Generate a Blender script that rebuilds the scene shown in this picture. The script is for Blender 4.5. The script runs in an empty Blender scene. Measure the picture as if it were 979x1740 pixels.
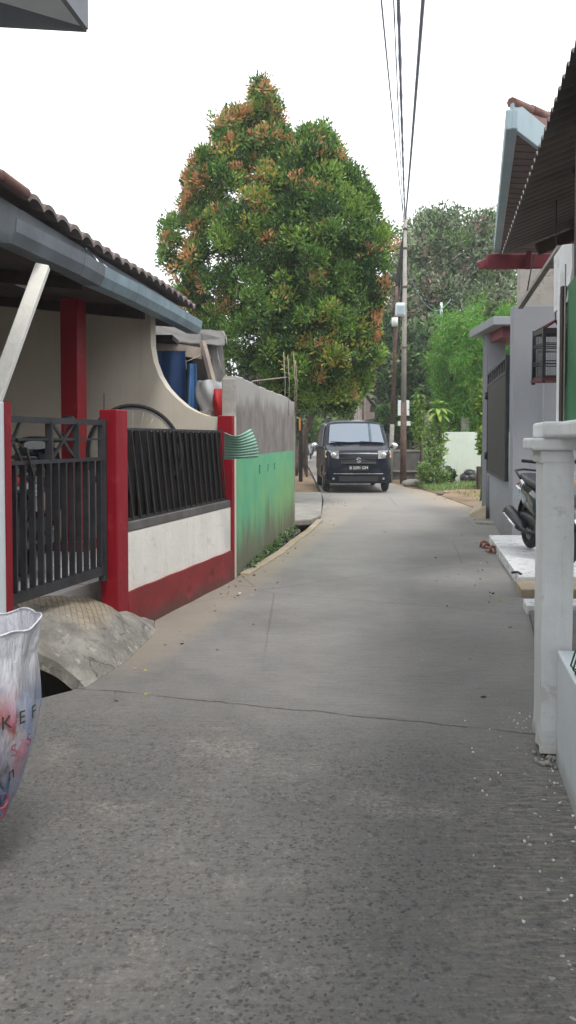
import bpy, bmesh, math, random
import numpy as np
from mathutils import Vector, Matrix
R = math.radians
random.seed(7); rng = np.random.default_rng(7)
S = bpy.context.scene
COL = S.collection
H = 1.35; F = 1400.0; PITCH = R(2.0); CX = 489.5; CY = 745 + F*math.tan(PITCH)
ST, CT = math.sin(PITCH), math.cos(PITCH)

def P(px, py, Y):
    "point at depth Y seen along the photo direction px,py"
    u = (px-CX)/F; v = (CY-py)/F
    t = Y/(CT + v*ST)
    return Vector((u*t, Y, H + t*(v*CT - ST)))
def G(px, py, z=0.0):
    u = (px-CX)/F; v = (CY-py)/F
    t = (z-H)/(v*CT - ST)
    return Vector((u*t, t*(CT + v*ST), z))

# ------------------------------------------------------------------ materials
def nodes(name):
    m = bpy.data.materials.new(name); m.use_nodes = True
    nt = m.node_tree; b = nt.nodes['Principled BSDF']
    return m, nt, b
def N(nt, typ, **kw):
    n = nt.nodes.new(typ)
    for k, v in kw.items():
        if k in n.inputs: n.inputs[k].default_value = v
        else: setattr(n, k, v)
    return n
def noise(nt, vec, scale, detail=4, rough=.55):
    n = N(nt, 'ShaderNodeTexNoise'); n.inputs['Scale'].default_value = scale
    n.inputs['Detail'].default_value = detail; n.inputs['Roughness'].default_value = rough
    if vec is not None: nt.links.new(vec, n.inputs['Vector'])
    return n.outputs['Fac']
def ramp(nt, fac, lo, hi, a=0., b=1.):
    n = N(nt, 'ShaderNodeMapRange'); n.interpolation_type = 'SMOOTHSTEP'
    n.inputs['From Min'].default_value = lo; n.inputs['From Max'].default_value = hi
    n.inputs['To Min'].default_value = a; n.inputs['To Max'].default_value = b
    nt.links.new(fac, n.inputs['Value']); return n.outputs['Result']
def mix(nt, fac, a, b):
    n = N(nt, 'ShaderNodeMix', data_type='RGBA')
    for sock, val in ((n.inputs['Factor'], fac), (n.inputs['A'], a), (n.inputs['B'], b)):
        pass
    A = [s for s in n.inputs if s.name == 'A' and s.type == 'RGBA'][0]
    B = [s for s in n.inputs if s.name == 'B' and s.type == 'RGBA'][0]
    Fa = [s for s in n.inputs if s.name == 'Factor' and s.type == 'VALUE'][0]
    for s, v in ((Fa, fac), (A, a), (B, b)):
        if isinstance(v, (int, float)): s.default_value = v
        elif isinstance(v, (tuple, list)): s.default_value = (*v[:3], 1)
        else: nt.links.new(v, s)
    return [o for o in n.outputs if o.type == 'RGBA'][0]
def mth(nt, op, a, b=None, c=None):
    n = N(nt, 'ShaderNodeMath', operation=op)
    for i, v in enumerate((a, b, c)):
        if v is None: continue
        if isinstance(v, (int, float)): n.inputs[i].default_value = v
        else: nt.links.new(v, n.inputs[i])
    return n.outputs[0]
def wpos(nt):
    g = N(nt, 'ShaderNodeNewGeometry'); s = N(nt, 'ShaderNodeSeparateXYZ')
    nt.links.new(g.outputs['Position'], s.inputs[0])
    return g.outputs['Position'], s.outputs['X'], s.outputs['Y'], s.outputs['Z']
def mapped(nt, vec, scale=(1,1,1), rot=(0,0,0)):
    n = N(nt, 'ShaderNodeMapping'); n.inputs['Scale'].default_value = scale; n.inputs['Rotation'].default_value = rot
    nt.links.new(vec, n.inputs['Vector']); return n.outputs[0]
def bump(nt, b, h, strength=.3, dist=.01):
    n = N(nt, 'ShaderNodeBump'); n.inputs['Strength'].default_value = strength; n.inputs['Distance'].default_value = dist
    nt.links.new(h, n.inputs['Height']); nt.links.new(n.outputs[0], b.inputs['Normal'])
def c3(c, k): return tuple(min(1, x*k) for x in c)

def M(name, col, rough=.75, metal=0., var=.14, scale=2.5, bs=.25, bscale=40, streak=0., streakcol=(.06,.055,.045),
      splash=0., splashcol=(.16,.13,.09), splashz=.5, spots=0., spotcol=(.1,.09,.07), coat=0., alpha=None, spec=None):
    m, nt, b = nodes(name)
    pos, X, Y, Z = wpos(nt)
    n1 = noise(nt, pos, scale); n2 = noise(nt, pos, scale*9, 3)
    f = mth(nt, 'ADD', mth(nt, 'MULTIPLY', n1, .7), mth(nt, 'MULTIPLY', n2, .3))
    c = mix(nt, ramp(nt, f, .3, .7), c3(col, 1-var), c3(col, 1+var))
    if streak:
        s = noise(nt, mapped(nt, pos, (14, 14, .9)), 1., 4, .65)
        c = mix(nt, ramp(nt, s, .5, .78, 0, streak), c, streakcol)
    if spots:
        s = noise(nt, pos, 6., 6, .7)
        c = mix(nt, ramp(nt, s, .58, .66, 0, spots), c, spotcol)
    if splash:
        s = noise(nt, pos, 5., 5, .7)
        zz = mth(nt, 'ADD', Z, mth(nt, 'MULTIPLY', mth(nt, 'SUBTRACT', s, .5), -splashz*1.4))
        c = mix(nt, ramp(nt, zz, 0, splashz, splash, 0), c, splashcol)
    nt.links.new(c, b.inputs['Base Color'])
    b.inputs['Metallic'].default_value = metal
    nt.links.new(ramp(nt, n2, .2, .8, max(.02, rough-.08), min(1, rough+.1)), b.inputs['Roughness'])
    if coat: b.inputs['Coat Weight'].default_value = coat
    if spec is not None: b.inputs['Specular IOR Level'].default_value = spec
    if bs: bump(nt, b, noise(nt, pos, bscale, 4, .6), bs, .008)
    return m

def leafmat(name, col, var=.35, trans=.3):
    m, nt, b = nodes(name)
    g = N(nt, 'ShaderNodeNewGeometry')
    r = g.outputs['Random Per Island']
    c = mix(nt, r, c3(col, 1-var), c3(col, 1+var))
    hs = N(nt, 'ShaderNodeHueSaturation'); nt.links.new(c, hs.inputs['Color'])
    nt.links.new(ramp(nt, mth(nt, 'FRACT', mth(nt, 'MULTIPLY', r, 17.3)), 0, 1, .475, .52), hs.inputs['Hue'])
    nt.links.new(hs.outputs[0], b.inputs['Base Color'])
    b.inputs['Roughness'].default_value = .5; b.inputs['Specular IOR Level'].default_value = .35
    t = N(nt, 'ShaderNodeBsdfTranslucent'); nt.links.new(hs.outputs[0], t.inputs['Color'])
    mx = N(nt, 'ShaderNodeMixShader'); mx.inputs[0].default_value = trans
    nt.links.new(b.outputs[0], mx.inputs[1]); nt.links.new(t.outputs[0], mx.inputs[2])
    nt.links.new(mx.outputs[0], nt.nodes['Material Output'].inputs['Surface'])
    return m

def road_mat():
    m, nt, b = nodes('road_concrete')
    pos, X, Y, Z = wpos(nt)
    big = noise(nt, pos, .7, 5, .6); mid = noise(nt, pos, 4, 5, .65); fine = noise(nt, pos, 60, 4, .7)
    brush = noise(nt, mapped(nt, pos, (5, 70, 1), (0,0,R(-9))), 1., 4, .6)
    base = mix(nt, ramp(nt, big, .3, .7), (.155,.152,.147), (.232,.227,.218))
    base = mix(nt, ramp(nt, mid, .35, .75, 0, .45), base, (.27,.255,.235))
    base = mix(nt, ramp(nt, brush, .45, .72, 0, .5), base, (.115,.11,.105))
    # wavy cross-joint of the slab
    w = mth(nt, 'ADD', Y, mth(nt, 'MULTIPLY', X, .305))
    w = mth(nt, 'ADD', w, mth(nt, 'MULTIPLY', mth(nt, 'SUBTRACT', noise(nt, pos, 3, 4), .5), .12))
    jd = mth(nt, 'ABSOLUTE', mth(nt, 'SUBTRACT', w, 4.07))
    near = ramp(nt, w, 3.3, 4.3, 1, 0)
    # exposed aggregate in the near slab
    v = N(nt, 'ShaderNodeTexVoronoi'); v.inputs['Scale'].default_value = 62; v.inputs['Randomness'].default_value = 1
    dist = N(nt, 'ShaderNodeVectorMath', operation='ADD')
    nz = N(nt, 'ShaderNodeTexNoise'); nz.inputs['Scale'].default_value = 30; nt.links.new(pos, nz.inputs['Vector'])
    sc = N(nt, 'ShaderNodeVectorMath', operation='SCALE'); sc.inputs['Scale'].default_value = .03
    nt.links.new(nz.outputs['Color'], sc.inputs[0]); nt.links.new(pos, dist.inputs[0]); nt.links.new(sc.outputs[0], dist.inputs[1])
    nt.links.new(dist.outputs[0], v.inputs['Vector'])
    bw = N(nt, 'ShaderNodeRGBToBW'); nt.links.new(v.outputs['Color'], bw.inputs[0])
    stone = mth(nt, 'MULTIPLY', ramp(nt, v.outputs['Distance'], .25, .45, 1, 0), ramp(nt, bw.outputs[0], .35, .55))
    patch = ramp(nt, noise(nt, pos, 3.5, 4, .6), .3, .6)
    st = mth(nt, 'MULTIPLY', mth(nt, 'MULTIPLY', stone, patch), near)
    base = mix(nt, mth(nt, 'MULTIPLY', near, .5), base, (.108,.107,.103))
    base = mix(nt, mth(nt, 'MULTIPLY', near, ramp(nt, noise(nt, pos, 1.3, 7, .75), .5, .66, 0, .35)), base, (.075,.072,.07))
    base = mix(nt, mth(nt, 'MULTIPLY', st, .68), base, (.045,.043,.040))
    grit = noise(nt, pos, 26, 8, .8)
    base = mix(nt, mth(nt, 'MULTIPLY', ramp(nt, grit, .50, .62), mth(nt, 'ADD', .12, mth(nt, 'MULTIPLY', near, .5))), base, (.05,.048,.045))
    base = mix(nt, mth(nt, 'MULTIPLY', ramp(nt, noise(nt, pos, 31, 8, .8), .56, .66), mth(nt, 'ADD', .10, mth(nt, 'MULTIPLY', near, .35))), base, (.36,.34,.31))
    v2 = N(nt, 'ShaderNodeTexVoronoi'); v2.inputs['Scale'].default_value = 44; nt.links.new(dist.outputs[0], v2.inputs['Vector'])
    b2 = N(nt, 'ShaderNodeRGBToBW'); nt.links.new(v2.outputs['Color'], b2.inputs[0])
    pale = mth(nt, 'MULTIPLY', mth(nt, 'MULTIPLY', ramp(nt, v2.outputs['Distance'], .1, .3, 1, 0), ramp(nt, b2.outputs[0], .62, .68)), near)
    base = mix(nt, mth(nt, 'MULTIPLY', pale, .6), base, (.30,.25,.19))
    base = mix(nt, mth(nt, 'MULTIPLY', ramp(nt, fine, .5, .75), .35), base, (.34,.33,.31))
    base = mix(nt, mth(nt, 'MULTIPLY', ramp(nt, noise(nt, pos, 95, 3, .7), .55, .72), .5), base, (.07,.07,.065))
    # pale worn band with ripples beside the right wall
    rd = mth(nt, 'SUBTRACT', mth(nt, 'ADD', .49, mth(nt, 'MULTIPLY', Y, .19)), X)
    rip = noise(nt, mapped(nt, pos, (12, 55, 1), (0,0,R(6))), 1., 4, .65)
    band = mth(nt, 'MULTIPLY', mth(nt, 'MULTIPLY', ramp(nt, rd, .62, .15, 0, 1), near), ramp(nt, rip, .42, .68))
    base = mix(nt, mth(nt, 'MULTIPLY', band, .5), base, (.36,.33,.27))
    wf = mth(nt, 'MULTIPLY', ramp(nt, noise(nt, pos, 34, 2, .5), .67, .71), ramp(nt, rd, .32, .05, 0, 1))
    wf = mth(nt, 'MULTIPLY', wf, ramp(nt, Y, 4.6, 3.6))
    base = mix(nt, wf, base, (.7,.69,.66))
    pp = mth(nt, 'MULTIPLY', ramp(nt, noise(nt, pos, 1.9, 8, .72), .52, .64), ramp(nt, noise(nt, pos, 48, 5, .75), .42, .6))
    base = mix(nt, mth(nt, 'MULTIPLY', mth(nt, 'MULTIPLY', pp, near), .6), base, (.33,.31,.27))
    # tan mud band near left edge, farther part
    ld = mth(nt, 'SUBTRACT', X, mth(nt, 'ADD', -2.22, mth(nt, 'MULTIPLY', Y, .2)))
    tan = mth(nt, 'MULTIPLY', ramp(nt, mth(nt, 'ADD', ld, mth(nt, 'MULTIPLY', mid, -.25)), .45, .2, 0, 1), ramp(nt, Y, 4.4, 5.2))
    tan = mth(nt, 'MULTIPLY', tan, ramp(nt, Y, 20, 16))
    base = mix(nt, mth(nt, 'MULTIPLY', tan, .36), base, (.36,.29,.20))
    # far end of the lane, paler with distance
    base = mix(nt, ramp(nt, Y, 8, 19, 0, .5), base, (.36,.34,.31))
    # dusty soil spill on the right verge side
    sp = mth(nt, 'MULTIPLY', ramp(nt, mth(nt, 'ADD', X, mth(nt, 'MULTIPLY', mid, 1.2)), 3.3, 4.1), ramp(nt, Y, 14.5, 16.5))
    base = mix(nt, mth(nt, 'MULTIPLY', sp, .5), base, (.38,.28,.18))
    jt = mth(nt, 'MULTIPLY', ramp(nt, jd, .002, .010, 1, 0), ramp(nt, noise(nt, pos, 5, 3), .38, .5, .25, 1))
    base = mix(nt, mth(nt, 'MULTIPLY', jt, .7), base, (.035,.03,.028))
    # hairline cracks
    v3 = N(nt, 'ShaderNodeTexVoronoi', feature='DISTANCE_TO_EDGE'); v3.inputs['Scale'].default_value = .42
    nt.links.new(dist.outputs[0], v3.inputs['Vector'])
    cr = mth(nt, 'MULTIPLY', ramp(nt, v3.outputs['Distance'], 0, .004, 1, 0), ramp(nt, Y, 4.5, 6))
    base = mix(nt, mth(nt, 'MULTIPLY', cr, .45), base, (.06,.055,.05))
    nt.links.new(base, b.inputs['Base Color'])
    nt.links.new(ramp(nt, mid, .3, .7, .7, .92), b.inputs['Roughness'])
    b.inputs['Specular IOR Level'].default_value = .25
    h = mth(nt, 'ADD', mth(nt, 'MULTIPLY', fine, .5), mth(nt, 'MULTIPLY', brush, .35))
    h = mth(nt, 'ADD', h, mth(nt, 'MULTIPLY', st, .35)); h = mth(nt, 'SUBTRACT', h, mth(nt, 'MULTIPLY', jt, 1.6))
    h = mth(nt, 'ADD', h, mth(nt, 'MULTIPLY', band, .4))
    bump(nt, b, h, .55, .012)
    return m

def ramp_mat():
    m, nt, b = nodes('ramp_concrete')
    pos, X, Y, Z = wpos(nt)
    mid = noise(nt, pos, 5, 5, .65); fine = noise(nt, pos, 50, 4, .7)
    base = mix(nt, ramp(nt, mid, .3, .7), (.17,.16,.14), (.34,.325,.29))
    base = mix(nt, mth(nt, 'MULTIPLY', ramp(nt, fine, .5, .75), .5), base, (.10,.095,.085))
    wv = N(nt, 'ShaderNodeTexWave'); wv.inputs['Scale'].default_value = 2.3; wv.inputs['Distortion'].default_value = 7
    wv.inputs['Detail'].default_value = 3; wv.inputs['Detail Scale'].default_value = 1.3
    nt.links.new(mapped(nt, pos, (1.5, 1, 1), (0,0,R(-25))), wv.inputs['Vector'])
    vc = N(nt, 'ShaderNodeTexVoronoi', feature='DISTANCE_TO_EDGE'); vc.inputs['Scale'].default_value = 3.2
    nzv = N(nt, 'ShaderNodeTexNoise'); nzv.inputs['Scale'].default_value = 7; nzv.inputs['Detail'].default_value = 6; nt.links.new(pos, nzv.inputs['Vector'])
    scv = N(nt, 'ShaderNodeVectorMath', operation='SCALE'); scv.inputs['Scale'].default_value = .22; nt.links.new(nzv.outputs['Color'], scv.inputs[0])
    adv = N(nt, 'ShaderNodeVectorMath', operation='ADD'); nt.links.new(scv.outputs[0], adv.inputs[0]); nt.links.new(pos, adv.inputs[1]); nt.links.new(adv.outputs[0], vc.inputs['Vector'])
    g = mth(nt, 'MULTIPLY', ramp(nt, vc.outputs['Distance'], 0, .014, 1, 0), ramp(nt, noise(nt, pos, 6, 3), .45, .55))
    base = mix(nt, ramp(nt, noise(nt, pos, 16, 8, .75), .52, .66, 0, .6), base, (.10,.095,.085))
    base = mix(nt, ramp(nt, noise(nt, pos, 11, 6, .7), .58, .68, 0, .6), base, (.5,.48,.44))
    base = mix(nt, mth(nt, 'MULTIPLY', g, .5), base, (.06,.055,.05))
    # bricks showing in the worn part by the gate
    br = N(nt, 'ShaderNodeTexBrick'); br.inputs['Scale'].default_value = 7; br.inputs['Color1'].default_value = (.40,.31,.19,1)
    br.inputs['Color2'].default_value = (.33,.27,.18,1); br.inputs['Mortar'].default_value = (.14,.12,.1,1); br.inputs['Mortar Size'].default_value = .03
    nt.links.new(mapped(nt, pos, (1,1,1), (0,0,R(70))), br.inputs['Vector'])
    bm_ = mth(nt, 'MULTIPLY', ramp(nt, Z, .17, .24), ramp(nt, mth(nt, 'ADD', Y, mth(nt,'MULTIPLY',mid,.6)), 5.0, 5.4))
    base = mix(nt, mth(nt, 'MULTIPLY', bm_, .7), base, br.outputs['Color'])
    nt.links.new(base, b.inputs['Base Color']); b.inputs['Roughness'].default_value = .9
    h = mth(nt, 'SUBTRACT', mth(nt, 'ADD', mid, mth(nt, 'MULTIPLY', fine, .4)), mth(nt, 'MULTIPLY', g, .8))
    bump(nt, b, h, .7, .02)
    return m

def greenwall_mat():
    m, nt, b = nodes('green_and_bare_render')
    pos, X, Y, Z = wpos(nt)
    n = noise(nt, pos, 3, 5, .6); fine = noise(nt, pos, 40, 4, .7)
    st = noise(nt, mapped(nt, pos, (3.2, 3.2, .7)), 1., 7, .72)
    green = mix(nt, ramp(nt, n, .3, .7), (.10,.41,.235), (.16,.46,.22))
    yel = mth(nt, 'MULTIPLY', ramp(nt, mth(nt, 'ADD', Y, mth(nt, 'MULTIPLY', n, 2)), 9.5, 12.5), ramp(nt, Z, 1.25, .5))
    green = mix(nt, mth(nt, 'MULTIPLY', yel, .6), green, (.24,.38,.12))
    green = mix(nt, ramp(nt, st, .5, .75, 0, .35), green, (.10,.22,.13))
    low = mth(nt, 'ADD', Z, mth(nt, 'MULTIPLY', mth(nt, 'SUBTRACT', st, .5), -1.3))
    green = mix(nt, ramp(nt, low, .08, .62, .9, 0), green, (.14,.12,.085))
    grey = mix(nt, ramp(nt, mth(nt,'ADD',mth(nt,'MULTIPLY',st,.55),mth(nt,'MULTIPLY',n,.45)), .38, .62), (.27,.245,.23), (.165,.145,.135))
    topz = mth(nt, 'ADD', Z, mth(nt, 'MULTIPLY', mth(nt, 'SUBTRACT', st, .5), .8))
    grey = mix(nt, ramp(nt, topz, 1.66, 1.86), grey, (.38,.37,.35))
    grey = mix(nt, mth(nt, 'MULTIPLY', ramp(nt, fine, .55, .75), .4), grey, (.09,.08,.075))
    zz = mth(nt, 'ADD', Z, mth(nt, 'MULTIPLY', mth(nt, 'SUBTRACT', noise(nt, pos, 14, 4), .5), .05))
    c = mix(nt, ramp(nt, zz, 1.165, 1.18), green, grey)
    nt.links.new(c, b.inputs['Base Color']); b.inputs['Roughness'].default_value = .85
    bump(nt, b, mth(nt, 'ADD', fine, n), .35, .012)
    return m

MT = {}
def setup_mats():
    m = MT
    m['road'] = road_mat(); m['ramp'] = ramp_mat(); m['greenwall'] = greenwall_mat()
    m['soil'] = M('soil', (.22,.155,.095), .95, var=.3, scale=1.5, bs=.6, bscale=25, spots=.6, spotcol=(.09,.1,.04))
    m['concrete'] = M('concrete', (.27,.26,.235), .9, var=.22, scale=3, bs=.5, bscale=30, spots=.4)
    m['concrete_tan'] = M('concrete_tan', (.34,.28,.2), .9, var=.2, scale=3, bs=.5)
    m['dark_concrete'] = M('dark_concrete', (.12,.115,.11), .9, var=.3, scale=4, bs=.5, spots=.6, spotcol=(.05,.06,.035))
    m['tile_white'] = M('tile_white', (.70,.71,.72), .3, var=.03, scale=1, bs=0)
    m['cream'] = M('cream_paint', (.60,.55,.46), .8, var=.06, scale=1.4, bs=.15, streak=.12, streakcol=(.2,.17,.13))
    m['white'] = M('white_paint', (.80,.785,.73), .7, var=.06, scale=4, bs=.55, bscale=18, streak=.3, streakcol=(.42,.39,.32), spots=.3, spotcol=(.4,.38,.33))
    m['white_right'] = M('white_right', (.74,.76,.76), .7, var=.07, scale=3, bs=.35, bscale=25, streak=.3, streakcol=(.34,.33,.29), spots=.4, spotcol=(.36,.35,.31), splash=.6, splashcol=(.3,.27,.22), splashz=.1)
    m['blue_white'] = M('blue_white', (.70,.76,.79), .7, var=.06, scale=2, bs=.2, streak=.1, streakcol=(.3,.3,.3), splash=.5, splashcol=(.25,.22,.17), splashz=.1)
    m['red'] = M('red_paint', (.27,.008,.018), .45, var=.12, scale=3, bs=.25, bscale=20, splash=.5, splashcol=(.12,.03,.03), splashz=.18, streak=.3, streakcol=(.12,.01,.015), spots=.35, spotcol=(.34,.05,.05), spec=.3)
    m['red_base'] = M('red_base', (.22,.014,.018), .55, var=.2, scale=4, bs=.35, bscale=18, splash=.75, splashcol=(.07,.045,.035), splashz=.16)
    m['black'] = M('black_metal', (.014,.0135,.014), .5, var=.3, scale=8, bs=.1)
    m['panel'] = M('dark_panel', (.012,.010,.009), .65, var=.3, scale=6, bs=.15, spec=.2)
    m['gate'] = M('gate_iron', (.035,.036,.042), .5, metal=.2, var=.35, scale=9, bs=.15, spots=.4, spotcol=(.09,.05,.035))
    m['gutter'] = M('gutter_zinc', (.20,.28,.33), .5, metal=.35, var=.2, scale=5, bs=.15, streak=.4, streakcol=(.07,.08,.085))
    m['fascia'] = M('fascia_grey', (.115,.135,.155), .6, var=.22, scale=4, bs=.2, streak=.25)
    m['dark_wood'] = M('dark_wood', (.05,.038,.032), .8, var=.3, scale=5, bs=.4)
    m['wood'] = M('wood', (.30,.25,.21), .8, var=.3, scale=6, bs=.4, spots=.3)
    m['tile_red'] = M('roof_tile', (.17,.09,.075), .85, var=.35, scale=5, bs=.4, spots=.5, spotcol=(.09,.08,.075))
    m['tile_dark'] = M('roof_tile_weathered', (.17,.135,.125), .9, var=.35, scale=5, bs=.4, spots=.4, spotcol=(.2,.15,.13))
    m['tile_orange'] = M('tile_orange', (.42,.2,.11), .85, var=.3, scale=2, bs=.3)
    m['grey_wall'] = M('grey_wall', (.235,.25,.275), .75, var=.05, scale=1.2, bs=.25, streak=.3, streakcol=(.17,.175,.18), splash=.5, splashcol=(.15,.14,.12), splashz=.7, spots=.2, spotcol=(.3,.31,.32))
    m['grey_shaded'] = M('grey_wall_shaded', (.15,.16,.185), .75, var=.06, scale=1.2, bs=.15, splash=.4, splashcol=(.1,.1,.08), splashz=.6)  # lane-facing side's shade put into a darker copy of the wall grey
    m['bare'] = M('bare_plaster', (.33,.315,.29), .9, var=.2, scale=6, bs=.6, bscale=15, spots=.6, spotcol=(.16,.14,.13))
    m['fascia_blue'] = M('fascia_blue', (.27,.36,.40), .5, var=.12, scale=3, bs=.1, streak=.25, streakcol=(.16,.2,.22))
    m['maroon'] = M('maroon_board', (.14,.02,.03), .55, var=.15, scale=3, bs=.15)
    m['soffit'] = M('soffit_boards', (.125,.09,.085), .8, var=.2, scale=4, bs=.3)
    m['zinc_under'] = M('corrugated_iron', (.17,.155,.15), .7, metal=.1, var=.25, scale=2.2, bs=.2, spots=.35, spotcol=(.17,.13,.11))
    m['iron_light'] = M('corrugated_light', (.23,.25,.27), .6, metal=.3, var=.2, scale=2, bs=.2)
    m['green_cloth'] = M('green_panel', (.03,.16,.06), .6, var=.2, scale=4, bs=.2)
    m['tarp'] = M('blue_tarp', (.02,.075,.22), .5, var=.2, scale=4, bs=.3, bscale=12)
    m['tarp_light'] = M('blue_tarp_pale', (.07,.18,.38), .5, var=.2, scale=4, bs=.3, bscale=12)  # lighter tone of the tarp blue
    m['silver'] = M('silver_wrap', (.42,.42,.43), .35, metal=.3, var=.15, scale=6, bs=.35, bscale=9)
    m['red_plastic'] = M('red_plastic', (.5,.025,.03), .4, var=.15, bs=.1)
    m['mint'] = M('mint_plastic', (.22,.38,.30), .5, var=.15, scale=5, bs=.15)
    m['mint_wall'] = M('mint_wall', (.60,.68,.60), .8, var=.07, scale=1.5, bs=.2, streak=.2, streakcol=(.35,.36,.3), splash=.6, splashcol=(.28,.25,.18), splashz=.5)
    m['rust'] = M('rusty_steel', (.115,.07,.055), .85, var=.4, scale=8, bs=.4, spots=.7, spotcol=(.28,.16,.1))
    m['pole'] = M('pole_steel', (.30,.285,.26), .7, var=.2, scale=4, bs=.2, spots=.4, spotcol=(.16,.1,.08))
    m['box_white'] = M('box_white', (.62,.68,.68), .5, var=.06, bs=.05)
    m['cable'] = M('cable_rubber', (.03,.03,.035), .6, var=.2, bs=0)
    m['cable_grey_skyglow'] = M('cable_grey_skyglow', (.20,.24,.32), .6, var=.2, bs=0)  # grey lightened towards blue; the bright sky's glow is in the colour
    m['plastic_black'] = M('black_plastic', (.02,.021,.024), .4, var=.2, bs=.05)
    m['rubber'] = M('tyre_rubber', (.022,.022,.023), .85, var=.2, scale=20, bs=.4, bscale=80)
    m['chrome'] = M('silver_trim', (.62,.64,.66), .22, metal=.8, var=.05, bs=0)
    m['alloy'] = M('alloy', (.35,.36,.37), .35, metal=.7, var=.1, bs=0)
    m['car'] = M('car_paint', (.006,.010,.018), .2, var=.1, scale=2, bs=0, coat=.15, spec=.18)
    m['scooter_blue'] = M('scooter_blue', (.018,.026,.036), .2, var=.1, bs=0, coat=1.)
    m['scooter_silver'] = M('scooter_silver', (.34,.42,.48), .25, metal=.3, var=.1, bs=0, coat=.8)
    m['vinyl'] = M('seat_vinyl', (.03,.034,.04), .45, var=.15, bs=.2)
    m['lamp_glass'] = M('headlamp', (.24,.25,.25), .12, var=.5, scale=16, bs=.5, bscale=60, coat=1.)
    m['amber'] = M('amber_lamp', (.6,.22,.04), .25, var=.1, bs=0)
    m['plate'] = M('plate_black', (.012,.012,.012), .4, bs=0)
    m['ink_white'] = M('plate_white', (.75,.75,.75), .5, bs=0, var=.03)
    m['ink_dark'] = M('ink_dark', (.03,.05,.045), .6, bs=0, var=.3)
    m['ink_red'] = M('ink_red', (.34,.08,.12), .5, bs=0, var=.2)
    m['ink_yellow'] = M('yellow_plastic', (.55,.40,.04), .5, bs=0, var=.1)
    m['ink_faded'] = M('ink_faded', (.05,.16,.11), .8, bs=0, var=.3)
    g, nt, b = nodes('windscreen'); b.inputs['Base Color'].default_value = (.05,.075,.10,1); b.inputs['Roughness'].default_value = .04
    b.inputs['Coat Weight'].default_value = .6; b.inputs['Coat Tint'].default_value = (.8,.9,1,1); b.inputs['IOR'].default_value = 2.7
    m['glass'] = g
    m['bark'] = M('bark', (.10,.075,.055), .95, var=.35, scale=10, bs=.8, bscale=25)
    m['leaf_dark'] = leafmat('leaf_dark', (.036,.092,.024))
    m['leaf_mid'] = leafmat('leaf_mid', (.115,.235,.045))
    m['leaf_light'] = leafmat('leaf_light', (.23,.38,.07))
    m['leaf_orange'] = leafmat('leaf_orange', (.52,.29,.12), .25)
    m['leaf_yellow'] = leafmat('leaf_yellow', (.38,.35,.06), .25)
    m['leaf_bamboo'] = leafmat('leaf_bamboo', (.11,.33,.035), .35, .45)
    m['leaf_grey'] = leafmat('leaf_grey', (.25,.31,.19), .4)
    m['leaf_pink'] = leafmat('leaf_pink', (.40,.25,.23), .3)
    m['stem'] = M('stem', (.12,.17,.06), .7, var=.3, scale=9, bs=.2)
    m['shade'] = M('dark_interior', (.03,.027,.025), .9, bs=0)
    m['pale_wall'] = M('pale_house_wall', (.42,.37,.35), .85, var=.1, bs=.2, streak=.3)
    m['skin'] = M('skin', (.3,.17,.11), .6, bs=0, var=.05)
    m['sandal'] = M('sandal', (.24,.13,.095), .6, var=.15, bs=.2)
    m['sandal_strap'] = M('sandal_strap', (.20,.07,.05), .6, var=.15, bs=.2)
    m['cloth_dark'] = M('cloth_dark', (.03,.03,.06), .9, bs=.2)
    m['cloth_pink'] = M('cloth_pink', (.5,.2,.22), .9, bs=.2)
    m['rubbish'] = M('bin_bag_black', (.02,.02,.022), .35, bs=.8, bscale=14)
    m['rubbish_white'] = M('white_plastic', (.75,.75,.75), .4, bs=.6, bscale=14)
    m['tin'] = M('wire_green', (.02,.13,.05), .4, bs=0)
    # thin milky plastic
    g, nt, b = nodes('milky_plastic'); b.inputs['Base Color'].default_value = (.74,.75,.82,1); b.inputs['Roughness'].default_value = .25
    b.inputs['Coat Weight'].default_value = .6
    pos, X, Y, Z = wpos(nt)
    f = noise(nt, mapped(nt, pos, (22,22,7)), 1., 5, .6)
    pc = mix(nt, ramp(nt, noise(nt, mapped(nt, pos, (5,5,3)), 1., 3), .42, .56), (.62,.58,.66), (.20,.36,.66))
    pc = mix(nt, ramp(nt, noise(nt, mapped(nt, pos, (7,7,4), (0,0,1)), 1.3, 3), .52, .60), pc, (.55,.16,.24))
    pc = mix(nt, ramp(nt, Z, .50, .66), pc, (.76,.77,.84))
    nt.links.new(pc, b.inputs['Base Color'])
    t = N(nt, 'ShaderNodeBsdfTransparent'); mx = N(nt, 'ShaderNodeMixShader')
    k = mth(nt, 'ADD', ramp(nt, f, .35, .65, .42, .72), ramp(nt, Z, .52, .78, 0, .45))
    nt.links.new(mth(nt, 'MINIMUM', k, .97), mx.inputs[0]); nt.links.new(t.outputs[0], mx.inputs[1]); nt.links.new(b.outputs[0], mx.inputs[2])
    nt.links.new(mx.outputs[0], nt.nodes['Material Output'].inputs['Surface'])
    bump(nt, b, f, .8, .03)
    m['milky'] = g
    g, nt, b = nodes('glare_veil'); nt.nodes.remove(b); pv = N(nt, 'ShaderNodeVolumePrincipled'); pv.inputs['Density'].default_value = .0016; pv.inputs['Color'].default_value = (.93,.95,1,1)  # added thin volume imitating lens glare; the air itself is clear
    nt.links.new(pv.outputs[0], nt.nodes['Material Output'].inputs['Volume']); m['glare_veil'] = g
setup_mats()

# ------------------------------------------------------------------ mesh builder
def tag(o, label=None, cat=None, group=None, kind=None):
    if label: o['label'] = label
    if cat: o['category'] = cat
    if group: o['group'] = group
    if kind: o['kind'] = kind
    return o
def thing(name, label, cat, loc=(0,0,0), rz=0, group=None):
    o = bpy.data.objects.new(name, None); COL.objects.link(o); o.empty_display_size = .2
    o.location = loc; o.rotation_euler = (0,0,rz)
    return tag(o, label, cat, group)

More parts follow.
